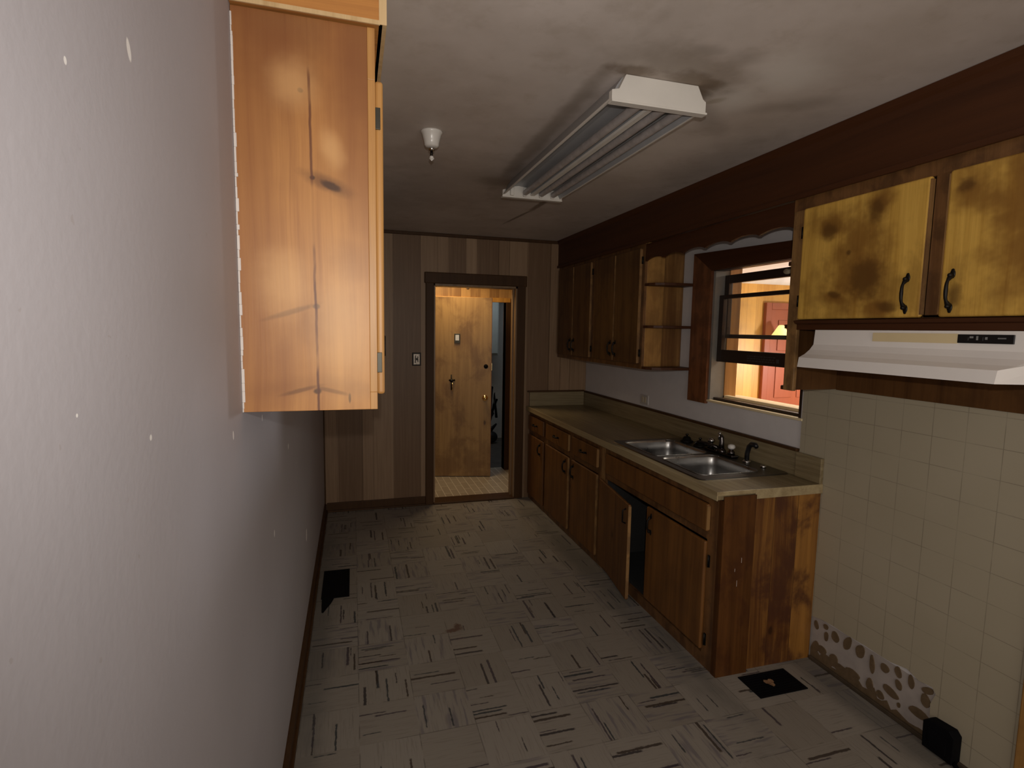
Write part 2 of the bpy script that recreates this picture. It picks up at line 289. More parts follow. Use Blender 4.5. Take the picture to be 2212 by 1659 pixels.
def steel():
    t = NT('brushed_steel', .32, 1.0); x, y, z = t.obj(); n = t.noise(t.vec(x, y, t.mul(z, .5)), 14.0, 4.0)
    t.put(t.b.inputs['Roughness'], t.step(n, .3, .7, .26, .42)); t.b.inputs['Anisotropic'].default_value = 0.5; return t.col(t.mix(n, (.22, .215, .21), (.42, .41, .40)))
M['steel'] = steel()
def glass():
    t = NT('window_glass', .02); t.b.inputs['Transmission Weight'].default_value = 0.0
    tr = t.n('ShaderNodeBsdfTransparent'); tr.inputs[0].default_value = (.93, .94, .93, 1); gl = t.n('ShaderNodeBsdfGlossy'); gl.inputs['Roughness'].default_value = .03
    df = t.n('ShaderNodeBsdfDiffuse'); df.inputs[0].default_value = (.6, .58, .55, 1)
    mx = t.n('ShaderNodeMixShader'); mx.inputs[0].default_value = .05; t.t.links.new(tr.outputs[0], mx.inputs[1]); t.t.links.new(gl.outputs[0], mx.inputs[2])
    x, y, z = t.obj(); n = t.noise(t.vec(x, y, z), 8.0, 3.0); m2 = t.n('ShaderNodeMixShader'); t.put(m2.inputs[0], t.step(n, .45, .75, .01, .07)); t.t.links.new(mx.outputs[0], m2.inputs[1]); t.t.links.new(df.outputs[0], m2.inputs[2])
    t.t.links.new(m2.outputs[0], t.t.nodes['Material Output'].inputs[0]); return t.m
M['glass'] = glass()

# ---------------------------------------------------------------- mesh helpers
class B:
    def __init__(s, L=(0, 0, 0)): s.bm = bmesh.new(); s.L = Vector(L)
    def _in(s, tmp, mi=0):
        me = bpy.data.meshes.new('t'); 
        for f in tmp.faces: f.material_index = mi
        tmp.to_mesh(me); s.bm.from_mesh(me); bpy.data.meshes.remove(me); tmp.free()
    def box(s, x0, x1, y0, y1, z0, z1, bev=0.0, seg=2, mi=0, mat=None):
        t = bmesh.new(); bmesh.ops.create_cube(t, size=1.0)
        for v in t.verts: v.co = Vector(((x0+x1)/2 + v.co.x*(x1-x0), (y0+y1)/2 + v.co.y*(y1-y0), (z0+z1)/2 + v.co.z*(z1-z0)))
        if bev: bmesh.ops.bevel(t, geom=t.edges[:], offset=min(bev, min(abs(x1-x0), abs(y1-y0), abs(z1-z0))*.45), segments=seg, profile=.5, affect='EDGES')
        if mat: bmesh.ops.transform(t, matrix=mat, verts=t.verts)
        s._in(t, mi); return s
    def prism(s, pts, ax, a0, a1, bev=0.0):
        """polygon pts in the other two axes (in xyz order), extruded along ax"""
        t = bmesh.new(); i = 'xyz'.index(ax)
        def co(p, a): q = list(p); q.insert(i, a); return q
        v0 = [t.verts.new(co(p, a0)) for p in pts]; v1 = [t.verts.new(co(p, a1)) for p in pts]; n = len(pts)
        t.faces.new(v0); t.faces.new(v1)
        for k in range(n): t.faces.new((v0[k], v0[(k+1) % n], v1[(k+1) % n], v1[k]))
        bmesh.ops.recalc_face_normals(t, faces=t.faces)
        if bev: bmesh.ops.bevel(t, geom=t.edges[:], offset=bev, segments=2, profile=.5, affect='EDGES')
        s._in(t); return s
    def lathe(s, prof, c, ax='z', n=24, sx=1.0):
        t = bmesh.new(); rings = []
        for r, h in prof:
            ring = []
            for k in range(n):
                a = 2*PI*k/n; p = [r*math.cos(a), r*math.sin(a)*sx]
                if ax == 'z': q = (p[0], p[1], h)
                elif ax == 'y': q = (p[0], h, p[1])
                else: q = (h, p[0], p[1])
                ring.append(t.verts.new(Vector(q) + Vector(c)))
            rings.append(ring)
        for a, b in zip(rings, rings[1:]):
            for k in range(n): t.faces.new((a[k], a[(k+1) % n], b[(k+1) % n], b[k]))
        t.faces.new(rings[0]); t.faces.new(rings[-1]); bmesh.ops.recalc_face_normals(t, faces=t.faces)
        for f in t.faces: f.smooth = True
        s._in(t); return s
    def tube(s, pts, r, n=12):
        pts = [Vector(p) for p in pts]; R = r if isinstance(r, (list, tuple)) else [r]*len(pts); t = bmesh.new(); rings = []
        for i, p in enumerate(pts):
            d = (pts[min(i+1, len(pts)-1)] - pts[max(i-1, 0)]).normalized(); u = d.orthogonal().normalized()
            if i and (u.dot(pu) < .99): u = (pu - d*pu.dot(d)).normalized()
            pu = u; v = d.cross(u); rings.append([t.verts.new(p + (u*math.cos(2*PI*k/n) + v*math.sin(2*PI*k/n))*R[i]) for k in range(n)])
        for a, b in zip(rings, rings[1:]):
            for k in range(n): t.faces.new((a[k], a[(k+1) % n], b[(k+1) % n], b[k]))
        t.faces.new(rings[0]); t.faces.new(rings[-1]); bmesh.ops.recalc_face_normals(t, faces=t.faces)
        for f in t.faces: f.smooth = True
        s._in(t); return s
    def ball(s, c, r, sz=(1, 1, 1), n=12):
        t = bmesh.new(); bmesh.ops.create_uvsphere(t, u_segments=n*2, v_segments=n, radius=r)
        for v in t.verts: v.co = Vector((v.co.x*sz[0], v.co.y*sz[1], v.co.z*sz[2])) + Vector(c)
        for f in t.faces: f.smooth = True
        s._in(t); return s
    def go(s, name, mat, parent=None, label=None, cat=None, group=None, kind=None):
        L = s.L
        if parent is not None:
            q = parent
            L = Vector(parent.get('_o', (0, 0, 0)))
        for v in s.bm.verts: v.co -= L
        me = bpy.data.meshes.new(name); s.bm.to_mesh(me); s.bm.free()
        for mm in (mat if isinstance(mat, list) else [mat]): me.materials.append(M[mm] if isinstance(mm, str) else mm)
        o = bpy.data.objects.new(name, me); COL.objects.link(o)
        if parent is not None: o.parent = parent; o['_o'] = tuple(L)
        else: o.location = L; o['_o'] = tuple(L)
        return tag(o, label, cat, group, kind)
def tag(o, label=None, cat=None, group=None, kind=None):
    if label: o['label'] = label
    if cat: o['category'] = cat
    if group: o['group'] = group
    if kind: o['kind'] = kind
    return o
def E(name, L, label=None, cat=None, group=None, kind=None):
    o = bpy.data.objects.new(name, None); COL.objects.link(o); o.location = L; o['_o'] = tuple(float(q) for q in L); o.empty_display_size = .1
    return tag(o, label, cat, group, kind)

# ---------------------------------------------------------------- dimensions
W, D, H = 2.498, 4.981, 2.505
XU, XF, XC = 2.187, 1.913, 1.874      # upper cabinet face, base cabinet face, counter edge
WY0, WY1, WZ0, WZ1 = 2.255, 3.03, 1.215, 2.125   # window opening
REAR = -2.0

# ---------------------------------------------------------------- the room
B().box(-.1, W+.15, REAR, D, -.05, 0).go('floor', 'floor', label='worn beige vinyl tile floor with dark streaks in alternating directions', kind='structure')
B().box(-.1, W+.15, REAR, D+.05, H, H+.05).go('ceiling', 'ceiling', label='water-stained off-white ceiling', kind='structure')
B().box(-.1, 0, REAR, D, 0, H).go('wall_left', 'wall_left', label='pale grey painted wall with small paint chips', kind='structure')
B().box(-.1, W+.15, REAR-.1, REAR, 0, H).go('wall_rear', 'white_wall', label='plain painted wall behind the viewer', kind='structure')
# right wall: painted, with window opening and a doorway close by
b = B(); DY0, DY1 = .22, 1.10
b.box(W, W+.15, REAR, DY0, 0, H).box(W, W+.15, DY0, DY1, 2.04, H).box(W, W+.15, DY1, WY0, 0, H).box(W, W+.15, WY0, WY1, 0, WZ0).box(W, W+.15, WY0, WY1, WZ1, H).box(W, W+.15, WY1, D, 0, H)
wr = b.go('wall_right', 'white_wall', label='white painted wall around the window, above the counter', kind='structure')
edge = [(2.239, .0), (2.239, .23), (2.091, .222), (2.029, .235), (1.961, .239), (1.883, .236), (1.786, .24), (1.718, .237), (1.664, .238), (1.593, .252), (1.542, .233), (1.487, .24), (1.472, .22), (1.489, .168), (1.479, .0), (1.19, .0), (1.19, 1.45), (2.239, 1.45)]
B().prism(edge, 'x', W-.008, W-.0005).go('tile_cladding', 'tile', wr, label='cream square wall tiles above the bare patch')
b = B(); b.box(W-.0015, W-.0003, 1.479, 2.24, .0, .23); b.go('bare_plaster_patch', 'plaster', wr, label='bare plaster where the bottom tiles are gone')
dabs = [(2.059, 0.19, 0.013, 0.022), (2.004, 0.209, 0.014, 0.014), (1.998, 0.162, 0.012, 0.026), (1.948, 0.189, 0.022, 0.025), (1.88, 0.196, 0.019, 0.036), (1.812, 0.196, 0.022, 0.033), (1.75, 0.173, 0.012, 0.04), (1.691, 0.191, 0.02, 0.021), (1.631, 0.211, 0.015, 0.025), (1.625, 0.157, 0.014, 0.022), (1.574, 0.205, 0.013, 0.028), (1.506, 0.211, 0.025, 0.015), (1.511, 0.165, 0.02, 0.027), (1.532, 0.094, 0.044, 0.019), (1.657, 0.104, 0.038, 0.019), (1.754, 0.074, 0.017, 0.028), (1.846, 0.064, 0.041, 0.024), (1.946, 0.069, 0.024, 0.033), (1.617, 0.07, 0.008, 0.012), (1.702, 0.059, 0.02, 0.017), (2.017, 0.08, 0.026, 0.022), (1.90, .05, .05, .02), (2.06, .07, .02, .04), (1.99, .04, .04, .03)]
for y, z, ry, rz in dabs:
    t = B(); n = 14; ph = random.random()*6; tl = random.uniform(-.5, .5)
    pts = [(ry*math.cos(2*PI*k/n)*(1+.08*math.sin(3*2*PI*k/n+ph)), rz*math.sin(2*PI*k/n)*(1+.08*math.cos(2*2*PI*k/n+ph))) for k in range(n)]
    pts = [(y+p*math.cos(tl)-q*math.sin(tl), z+p*math.sin(tl)+q*math.cos(tl)) for p, q in pts]
    t.prism(pts, 'x', W-.0042-random.random()*.002, W-.001).go('adhesive_dab', 'glue', wr)
# back wall: panelling planks with door opening
GR = [0, .113, .33, .427, .606, .85, 1.004, 1.1, 1.267, 1.367, 1.578, 1.682, 1.86, 2.094, 2.22, 2.32, W]
OX0, OX1, OZ = .971, 1.765, 2.045
b = B()
for a, c in zip(GR, GR[1:]):
    a2, c2 = a+.002, c-.002
    if c2 <= OX0-.01 or a2 >= OX1+.01: b.box(a2, c2, D, D+.012, 0, H)
    else:
        if a2 < OX0: b.box(a2, OX0, D, D+.012, 0, H)
        if c2 > OX1: b.box(OX1, c2, D, D+.012, 0, H)
        b.box(max(a2, OX0), min(c2, OX1), D, D+.012, OZ, H)
b.box(-.1, OX0, D+.008, D+.15, 0, H).box(OX1, W+.15, D+.008, D+.15, 0, H).box(OX0, OX1, D+.008, D+.15, OZ, H)
b.go('wall_back', 'panel', label='brown printed plank panelling around the doorway', kind='structure')
b = B(); b.prism([(0, .0), (.016, .0), (.016, .065), (.006, .085), (0, .085)], 'y', REAR, D); b.box(0, .028, REAR, D, 0, .018, .005)
b.go('baseboard_left', 'dark_trim', label='dark brown baseboard along the grey wall', kind='structure')
b = B(); b.box(.02, .896, D-.016, D, 0, .082, .004).box(.02, .896, D-.030, D-.014, 0, .016, .004)
b.go('baseboard_back', 'dark_trim', label='dark baseboard under the panelling', kind='structure')
gp = [(1.481, .001), (2.085, .001)]; yy = 2.085
while yy > 1.49: gp.append((yy, random.uniform(.025, .075) if yy > 1.62 else random.uniform(.015, .035))); yy -= random.uniform(.015, .035)
gp.append((1.481, .02)); B().prism(gp, 'x', W-.0036, W-.0008).go('grime_band', 'glue', wr)
B().box(W-.02, W-.008, 1.20, 2.08, 0, .02, .004).go('baseboard_right', 'grime', label='grimy strip at the foot of the bare plaster patch', kind='structure')
b = B(); b.box(0, 2.175, D-.018, D, H-.028, H, .004); b.go('trim_1', 'dark_trim', label='dark trim strip between ceiling and panelling', kind='structure')
# corner strip
B().box(0, .012, D-.012, D, .085, H-.03).go('trim_2', 'dark_trim', label='dark strip in the back left corner', kind='structure')
# right soffit
so = B().box(2.172, W-.0005, REAR+.02, D-.001, 2.262, H-.001).go('trim_3', 'dark_wood', label='dark brown soffit board running above the wall cabinets', kind='structure')
b = B(); b.prism([(2.150, H-.0015), (2.172, H-.0015), (2.172, H-.034), (2.160, H-.022)], 'y', REAR+.02, D-.001).go('crown_moulding', 'dark_wood', so)
b = B(); b.box(2.160, 2.172, REAR+.02, D-.001, 2.248, 2.272, .004).go('lower_moulding', 'dark_wood', so)

# ---------------------------------------------------------------- kitchen doorway in the back wall
dr = E('door_1', (1.37, D, 0), 'dark-cased kitchen doorway in the panelled wall', kind='structure')
b = B(); b.box(.896, .971, D-.022, D, 0, 2.155, .006); b.box(1.765, 1.845, D-.022, D, 0, 2.155, .006)
b.go('side_casing', 'dark_trim', dr); B().box(.885, 1.856, D-.026, D-.0005, 2.058, 2.158, .007).go('head_casing', 'dark_trim', dr)
b = B(); b.box(OX0-.005, OX0+.012, D-.004, D+.15, 0, 2.058).box(OX1-.014, OX1+.005, D-.004, D+.15, 0, 2.058).box(OX0, OX1, D-.004, D+.15, 2.04, 2.058)
b.box(OX0+.012, OX0+.024, D+.06, D+.10, 0, 2.04).box(OX1-.026, OX1-.014, D+.06, D+.10, 0, 2.04)
b.go('jamb', wood('tan_jamb', (.30, .19, .10), (.15, .085, .04), 'z', 'y', None, 0), dr)
B().box(OX0, OX1, D-.03, D+.15, 0, .016, .005).go('threshold', 'dark_trim', dr)

# passage and utility room beyond it
HX0, HX1, HY = .1, 2.6, 6.05
B().box(HX0, HX1, D+.15, HY+.12, -.05, .0).go('floor.001', 'hall_floor', label='pale brick-pattern floor of the passage', kind='structure')
B().box(HX0, HX1, D+.15, HY+.12, 2.42, 2.46).go('ceiling.001', 'white_wall', label='ceiling of the passage', kind='structure')
b = B(); b.box(HX0-.1, HX0, D+.15, HY+.12, 0, 2.42).box(HX1, HX1+.1, D+.15, HY+.12, 0, 2.42)
b.go('wall_passage_side', 'hall_board', label='side walls of the passage', kind='structure')
PX0, PX1, PZ = .88, 1.955, 2.005
b = B(); b.box(HX0, PX0, HY, HY+.1, 0, 2.42).box(PX1, HX1, HY, HY+.1, 0, 2.42).box(PX0, PX1, HY, HY+.1, PZ, 2.42)
b.go('wall_passage_back', 'hall_board', label='orange board wall at the end of the passage', kind='structure')
d2 = E('door_2', (PX0, HY, 0), 'aged yellow-brown flush door standing ajar beyond the doorway', kind='structure')
b = B(); b.box(PX0-.06, PX1+.05, HY-.018, HY, PZ-.045, PZ+.006, .005); b.go('head_casing', 'sun_board', d2)
b = B(); b.box(PX1-.0, PX1+.07, HY-.018, HY+.1, 0, PZ-.04, .005).box(PX0-.07, PX0, HY-.018, HY+.1, 0, PZ-.04, .005); b.go('side_casing', 'dark_trim', d2)
TH = math.atan2(HY-.01-5.84, 1.72-PX0); RM = Matrix.Translation((PX0, HY-.03, 0)) @ Matrix.Rotation(-TH, 4, 'Z'); LW = math.hypot(1.735-PX0, HY-.03-5.835)
lf = B().box(0, LW, -.04, 0, .008, 1.995, .002, mat=RM).go('door_leaf', 'slab_door', d2)
def R2(p): return RM @ Vector(p)
B().box(LW-.0005, LW+.003, -.038, -.002, .01, 1.993, mat=RM).go('leaf_edge', 'door_edge', lf, label='reddish bare edge')
def at_leaf(px): return px
kx = LW-.065
kb = B(); kb.ball(R2((kx, -.085, .895)), .027); kb.tube([R2((kx, -.04, .895)), R2((kx, -.07, .895))], .011); kb.tube([R2((kx, -.040, .895)), R2((kx, -.046, .895))], .032); kb.ball(R2((kx, .045, .895)), .027); kb.tube([R2((kx, .0, .895)), R2((kx, .03, .895))], .011)
kb.go('knob', 'brass', lf, label='shiny brass knob')
B().tube([R2((kx+.005, -.0405, 1.245)), R2((kx+.005, -.0425, 1.245))], .024, 20).go('lock_hole', 'void', lf, label='empty round lock hole')
B().box(LW+.003, LW+.006, -.032, -.008, 1.20, 1.28, mat=RM).go('latch_plate', 'brass', lf)
mx_ = LW*.57
B().box(mx_-.032, mx_+.032, -.052, -.04, 1.495, 1.60, .004, mat=RM).go('mirror_frame', 'hinge', lf, label='small framed plate on the door')
B().box(mx_-.02, mx_+.02, -.055, -.052, 1.525, 1.585, .002, mat=RM).go('mirror_plate', plain('pale_plate', (.75, .78, .8), .2, 0, .02), lf, label='bright pale plate')
hx = LW*.50
hb = B(); hb.tube([R2((hx, -.05, 1.15)), R2((hx, -.05, .98))], .006); hb.tube([R2((hx-.025, -.05, 1.09)), R2((hx, -.058, 1.085)), R2((hx+.04, -.05, 1.09))], .010); hb.ball(R2((hx, -.052, 1.085)), .02, (1, .6, 1)); hb.tube([R2((hx, -.04, 1.085)), R2((hx, -.052, 1.085))], .006)
hb.go('iron_hook', 'iron', lf, label='dark iron hook with a hanging bar')
B().tube([R2((hx+.012, -.058, 1.06)), R2((hx+.012, -.058, .97))], .004).go('hook_pin', 'brass', lf)
b = B(); b.tube([(1.50, HY-.02, 2.12), (1.50, HY-.0005, 2.12)], .018); b.go('wall_button', 'white_plastic', label='small round white wall button above the ajar door', cat='button')
# utility room
B().box(.9, 3.2, HY+.12, 8.7, -.05, -.002).go('floor.002', plain('dark_floor', (.10, .085, .07), .7, 0, .3), label='dark floor of the room behind the ajar door', kind='structure')
B().box(.9, 3.2, HY+.12, 8.7, 2.42, 2.46).go('ceiling.002', 'white_wall', label='ceiling of the room behind the ajar door', kind='structure')
b = B(); b.box(.9, 3.2, 8.7, 8.8, 0, 2.42).box(.8, .9, HY+.12, 8.8, 0, 2.42).box(3.2, 3.3, HY+.12, 8.8, 0, 2.42); b.go('wall_utility', 'greenwall', label='grey-green walls of the room behind the ajar door', kind='structure')
uc = E('wall_cabinet', (2.25, 7.5, 1.28), 'pale grey wall cabinet in the dim room behind the ajar door', 'cabinet')
B().box(1.9, 2.26, 7.5, 7.8, 1.28, 2.415, .004).go('body', 'greenwall', uc); B().box(1.93, 2.245, 7.48, 7.5, 1.31, 2.38, .006).go('door', plain('grey_green_panel', (.34, .36, .33), .5), uc)
wh = E('storage_locker', (2.5, 7.9, 0), 'tall pale locker with a dark vertical slot, seen behind the ajar door', 'locker')
B().box(2.22, 2.75, 7.85, 8.3, 0, 2.10, .01).go('body', plain('grey_metal', (.36, .35, .33), .5), wh); B().box(2.43, 2.48, 7.835, 7.85, .55, .92, .003).go('slot', 'black', wh)
b = B()
for k in range(9):
    a = random.uniform(0, 6); b.tube([(2.12+random.uniform(-.05, .1), 7.55+.06*math.cos(a), .05+.05*k), (2.14+.1*math.sin(a), 7.5, .1+.09*k), (2.17+random.uniform(-.08, .1), 7.6, .02+.05*k)], .02)
b.ball((2.16, 7.55, .09), .09, (1.3, 1, 1)); b.go('junk_pile', 'black', label='dark tangle of clutter on the floor of the dim room', cat='clutter', kind='stuff')

# ---------------------------------------------------------------- window in the right wall
wn = E('window_1', (W, 2.63, WZ0), 'dark-framed double-hung window with the lower sash raised', kind='structure')
b = B(); b.prism([(3.03, 1.19), (3.225, 1.19), (3.225, 2.178), (3.03, 2.05)], 'x', W-.022, W); b.go('side_casing', 'casing', wn)
b = B(); b.prism([(2.20, 2.135), (3.225, 2.178), (3.03, 2.05), (2.20, 2.048)], 'x', W-.022, W-.0005); b.go('head_casing', 'dark_wood', wn)
JX = W+.19
b = B(); b.box(W-.001, 2.60, WY1-.02, WY1+.002, WZ0, WZ1); b.go('sash_channel', 'channel', wn)
b = B(); b.box(2.60, JX, WY1-.03, WY1+.002, WZ0, WZ1); b.box(2.60, JX, WY0-.002, WY0+.02, WZ0, WZ1); b.go('outer_jamb', 'sun_jamb', wn)
b = B(); b.box(W-.001, 2.60, WY0-.002, WY0+.015, WZ0, WZ1); b.box(W-.001, JX, WY0, WY1, WZ1-.012, WZ1+.002); b.box(W-.001, 2.562, WY0, WY1, 2.047, WZ1); b.go('head_jamb', 'sash', wn)
b = B(); b.box(W-.012, 2.525, 2.235, 3.03, WZ0-.012, WZ0+.002, .003); b.go('inner_sill', 'sillwood', wn)
b = B(); b.box(2.525, 2.56, WY0, WY1-.01, WZ0, WZ0+.018, .003); b.go('sill_track', 'sash', wn)
b = B(); b.box(2.56, 2.835, WY0-.05, WY1+.12, WZ0-.005, WZ0+.010, .003); b.box(2.60, 2.64, WY0, WY1-.01, WZ0+.012, WZ0+.03, .003); b.go('outer_sill', 'sillwood', wn)
def sash(x0, x1, z0, z1, bot, top, name, extra=False):
    s = B(); ya, yb = WY0+.016, WY1-.022; st = .042
    s.box(x0, x1, ya, ya+st, z0, z1, .003).box(x0, x1, yb-st, yb, z0, z1, .003).box(x0, x1, ya+st, yb-st, z0, z0+bot, .003).box(x0, x1, ya+st, yb-st, z1-top, z1, .003)
    o = s.go(name, 'sash', wn); xm = (x0+x1)/2
    B().box(xm-.002, xm+.002, ya+st-.005, yb-st+.005, z0+bot-.005, z1-top+.005).go('pane', 'glass', o); return o
ls = sash(2.530, 2.560, 1.468, 1.893, .078, .024, 'lower_sash')
us = sash(2.565, 2.595, 1.620, 2.020, .025, .052, 'upper_sash')
b = B()
for k in range(3):
    y = 2.72
    while y > 2.50:
        l = random.uniform(.008, .022); b.box(2.5292, 2.530, y-l, y, 1.515-.014*k, 1.521-.014*k); y -= l+.006
b.box(2.5292, 2.530, 2.465, 2.485, 1.488, 1.510); b.go('sticker_print', plain('faded_print', (.065, .055, .055), .6), ls, label='faded printed sticker lines')
B().lathe([(.030, 0), (.032, .004), (.028, .006)], (2.559, 2.478, 1.997), 'x', 24, .5).go('oval_disc', 'cream', us, label='pale oval disc')  # small pale oval disc on the top rail

# the lit room beyond the window
SX0, SX1, SY0, SY1, SH = JX, 7.2, 1.2, 5.5, 2.25
B().box(SX0, SX1, SY0, SY1, -.3, -.25).go('floor.003', 'sillwood', label='floor of the lit room beyond the window', kind='structure')
B().box(SX0, SX1, SY0, SY1, SH, SH+.05).go('ceiling.003', plain('bright_ceiling', (.86, .90, .93), .6, 0, .02), label='bright ceiling of the room beyond the window', kind='structure')
B().box(SX0, SX1, SY1, SY1+.1, -.3, SH).go('wall_sunroom_back', 'sun_board', label='orange wood panelled wall seen through the window', kind='structure')
b = B(); b.box(SX1, SX1+.1, SY0, SY1, -.3, SH).box(SX0, SX1, SY0-.1, SY0, -.3, SH); b.box(W+.15, SX0, WY1+.0, SY1, -.3, SH).box(W+.15, SX0, SY0, WY0, -.3, SH).box(W+.15, SX0, WY0, WY1, -.3, WZ0).box(W+.15, SX0, WY0, WY1, WZ1, SH)
b.go('wall_sunroom_side', 'hall_board', label='side walls of the room beyond the window', kind='structure')
rd = E('door_3', (5.6, SY1, -.25), 'red-brown panelled door seen through the window', kind='structure')
b = B(); b.box(5.13, 5.95, SY1-.04, SY1-.001, -.25, 1.95, .004); b.go('door_leaf', 'red_door', rd)
for (x0, x1) in ((5.24, 5.50), (5.58, 5.84)):
    for (z0, z1) in ((-.05, .75), (.87, 1.35), (1.45, 1.82)): B().box(x0, x1, SY1-.052, SY1-.04, z0, z1, .008).go('raised_panel', 'red_door', rd)
b = B(); b.box(5.05, 5.13, SY1-.05, SY1-.001, -.25, 2.03, .006).box(5.131, 5.949, SY1-.05, SY1-.001, 1.95, 2.03, .006).box(5.95, 6.03, SY1-.05, SY1-.001, -.25, 2.03, .006); b.go('side_casing', 'red_door', rd)
lp = E('wall_lamp', (5.02, SY1-.04, 1.6), 'wall lamp with a glowing pale yellow shade, seen through the raised sash', 'lamp')

# ---------------------------------------------------------------- doorway close by on the right wall
d4 = E('door_4', (W, .66, 0), 'brown-cased doorway at the right edge of view', kind='structure')
b = B(); b.box(W-.02, W-.0005, DY1, DY1+.092, 0, 2.10, .005).box(W-.02, W-.0005, DY0-.09, DY0, 0, 2.10, .005); b.go('side_casing', 'cab_side', d4)
B().box(W-.02, W-.0005, DY0, DY1, 2.03, 2.10, .005).go('head_casing', 'cab_side', d4)
B().box(W+.04, W+.08, DY0, DY1, 0.005, 2.04, .003).go('door_leaf', 'base_door', d4)
w2 = E('fill_frame', (1.3, REAR, .65), 'window-style frame added around the unseen fill light behind the viewer', kind='structure')  # added frame on the solid rear wall, surrounding the unseen fill light
b = B(); b.box(.25, .35, REAR, REAR+.03, .55, 2.25, .004).box(2.25, 2.35, REAR, REAR+.03, .55, 2.25, .004).box(.35, 2.25, REAR, REAR+.03, 2.15, 2.25, .004).box(.35, 2.25, REAR, REAR+.03, .55, .65, .004).box(1.28, 1.32, REAR, REAR+.03, .65, 2.15, .004); b.go('fill_frame_bars', 'casing', w2)

# ---------------------------------------------------------------- pull handle
def pull(cx, y, z, parent, L=.105, name='handle', horiz=False):
    """black iron bow pull standing out toward -x from x=cx"""
    t = B(); pts = []; rr = []
    for k in range(13):
        s = k/12*2-1; off = .022*(1-s**4)+.004; pts.append((cx-off, y + (s*L*.40 if horiz else 0), z + (0 if horiz else s*L*.40))); rr.append(.0042+.0022*(1-abs(s))+(.003 if abs(s) > .8 else 0))
    t.tube(pts, rr, 10)
    for s in (-1, 1):
        c = (cx-.002, y+(s*L*.44 if horiz else 0), z+(0 if horiz else s*L*.44))
        t.ball(c, .010, (.35, 1.5 if horiz else .9, .9 if horiz else 1.5), 8); t.ball((c[0], c[1]+(s*.012 if horiz else 0), c[2]+(0 if horiz else s*.012)), .006, (.35, 1, 1), 8)
        t.ball((c[0]-.012, c[1]+(-s*.004 if horiz else 0), c[2]+(0 if horiz else -s*.004)), .0075, (1, 1, 1), 8)
    return t.go(name, 'iron', parent)
def hinge(x, y, z, parent, mat='hinge', h=.05):
    t = B(); t.box(x-.004, x, y-.008, y+.008, z-h/2, z+h/2, .001); t.tube([(x-.006, y, z-h/2), (x-.006, y, z+h/2)], .004, 8)
    return t.go('hinge', mat, parent)
def front(x, y0, y1, z0, z1, parent, mat='cab_far', name='door', th=.02, bev=.008):
    """lipped front with eased edges, on the plane x, standing out toward -x"""
    return B().box(x-th, x, y0, y1, z0, z1, bev, 3).go(name, mat, parent)

# ---------------------------------------------------------------- left wall cabinet and its soffit
LY0, LY1, LZ0, LZ1, LX = 1.432, 3.05, 1.440, 2.372, .319
lc = E('wall_cabinet', (.16, LY0, LZ0), 'orange pine wall cabinet hanging on the grey wall', 'cabinet')
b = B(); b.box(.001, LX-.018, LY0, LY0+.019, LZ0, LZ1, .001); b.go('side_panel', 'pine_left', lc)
b = B(); b.box(.001, LX-.02, LY0+.019, LY1, LZ0, LZ0+.019).box(.001, LX-.02, LY0+.019, LY1, LZ1-.019, LZ1).box(.001, LX-.02, LY1-.019, LY1, LZ0+.019, LZ1-.019).box(.001, .006, LY0+.019, LY1-.019, LZ0+.019, LZ1-.019); b.go('carcass', 'pine_left_front', lc)
b = B(); b.box(LX-.018, LX, LY0-.001, LY1, LZ0, LZ0+.045, .001).box(LX-.018, LX, LY0-.001, LY1, LZ1-.12, LZ1, .001)
for y in (LY0-.001, 1.97, 2.50, LY1-.04): b.box(LX-.018, LX, y, y+.04, LZ0+.045, LZ1-.12, .001)
b.go('face_frame', 'pine_left_front', lc, label='lighter pine front frame')
for y0, y1 in ((1.455, 1.985), (1.995, 2.515), (2.525, 3.03)):
    dd = B().box(LX, LX+.020, y0, y1, LZ0+.036, 2.262, .007, 3).go('door', 'pine_left_front', lc)
    for z in (LZ0+.12, 2.17): B().box(LX+.0005, LX+.013, y0-.006, y0+.0005, z-.026, z+.026, .001).go('hinge', 'hinge', dd)
    pull_y = y1-.05
    t = B(); t.tube([(LX+.02, pull_y, LZ0+.10), (LX+.045, pull_y, LZ0+.115), (LX+.045, pull_y, LZ0+.18), (LX+.02, pull_y, LZ0+.195)], .005); t.go('handle', 'iron', dd)
b = B()
zz = LZ0
while zz < LZ1-.02:
    h = random.uniform(.008, .035); wd = random.uniform(.0035, .0075); b.box(.0005, wd, LY0-.003, LY0+.004, zz, min(zz+h, LZ1), .001); zz += h
b.go('caulk_line', 'caulk', lc, label='ragged white caulk where the side meets the wall')
sf = B().box(.0005, LX+.018, LY0-.012, 3.2, LZ1+.004, H-.0005).go('trim_4', 'pine_left_soffit', label='orange pine soffit above the cabinet on the grey wall', kind='structure')
B().box(.0005, LX+.012, LY0-.016, LY0-.012, LZ1+.002, LZ1+.012).go('bottom_edge', 'pine_pale', sf)
B().box(LX+.010, LX+.028, LY0-.014, 3.2, LZ1+.004, H-.001).go('front_board', 'pine_pale', sf, label='pale bare end of the front board')

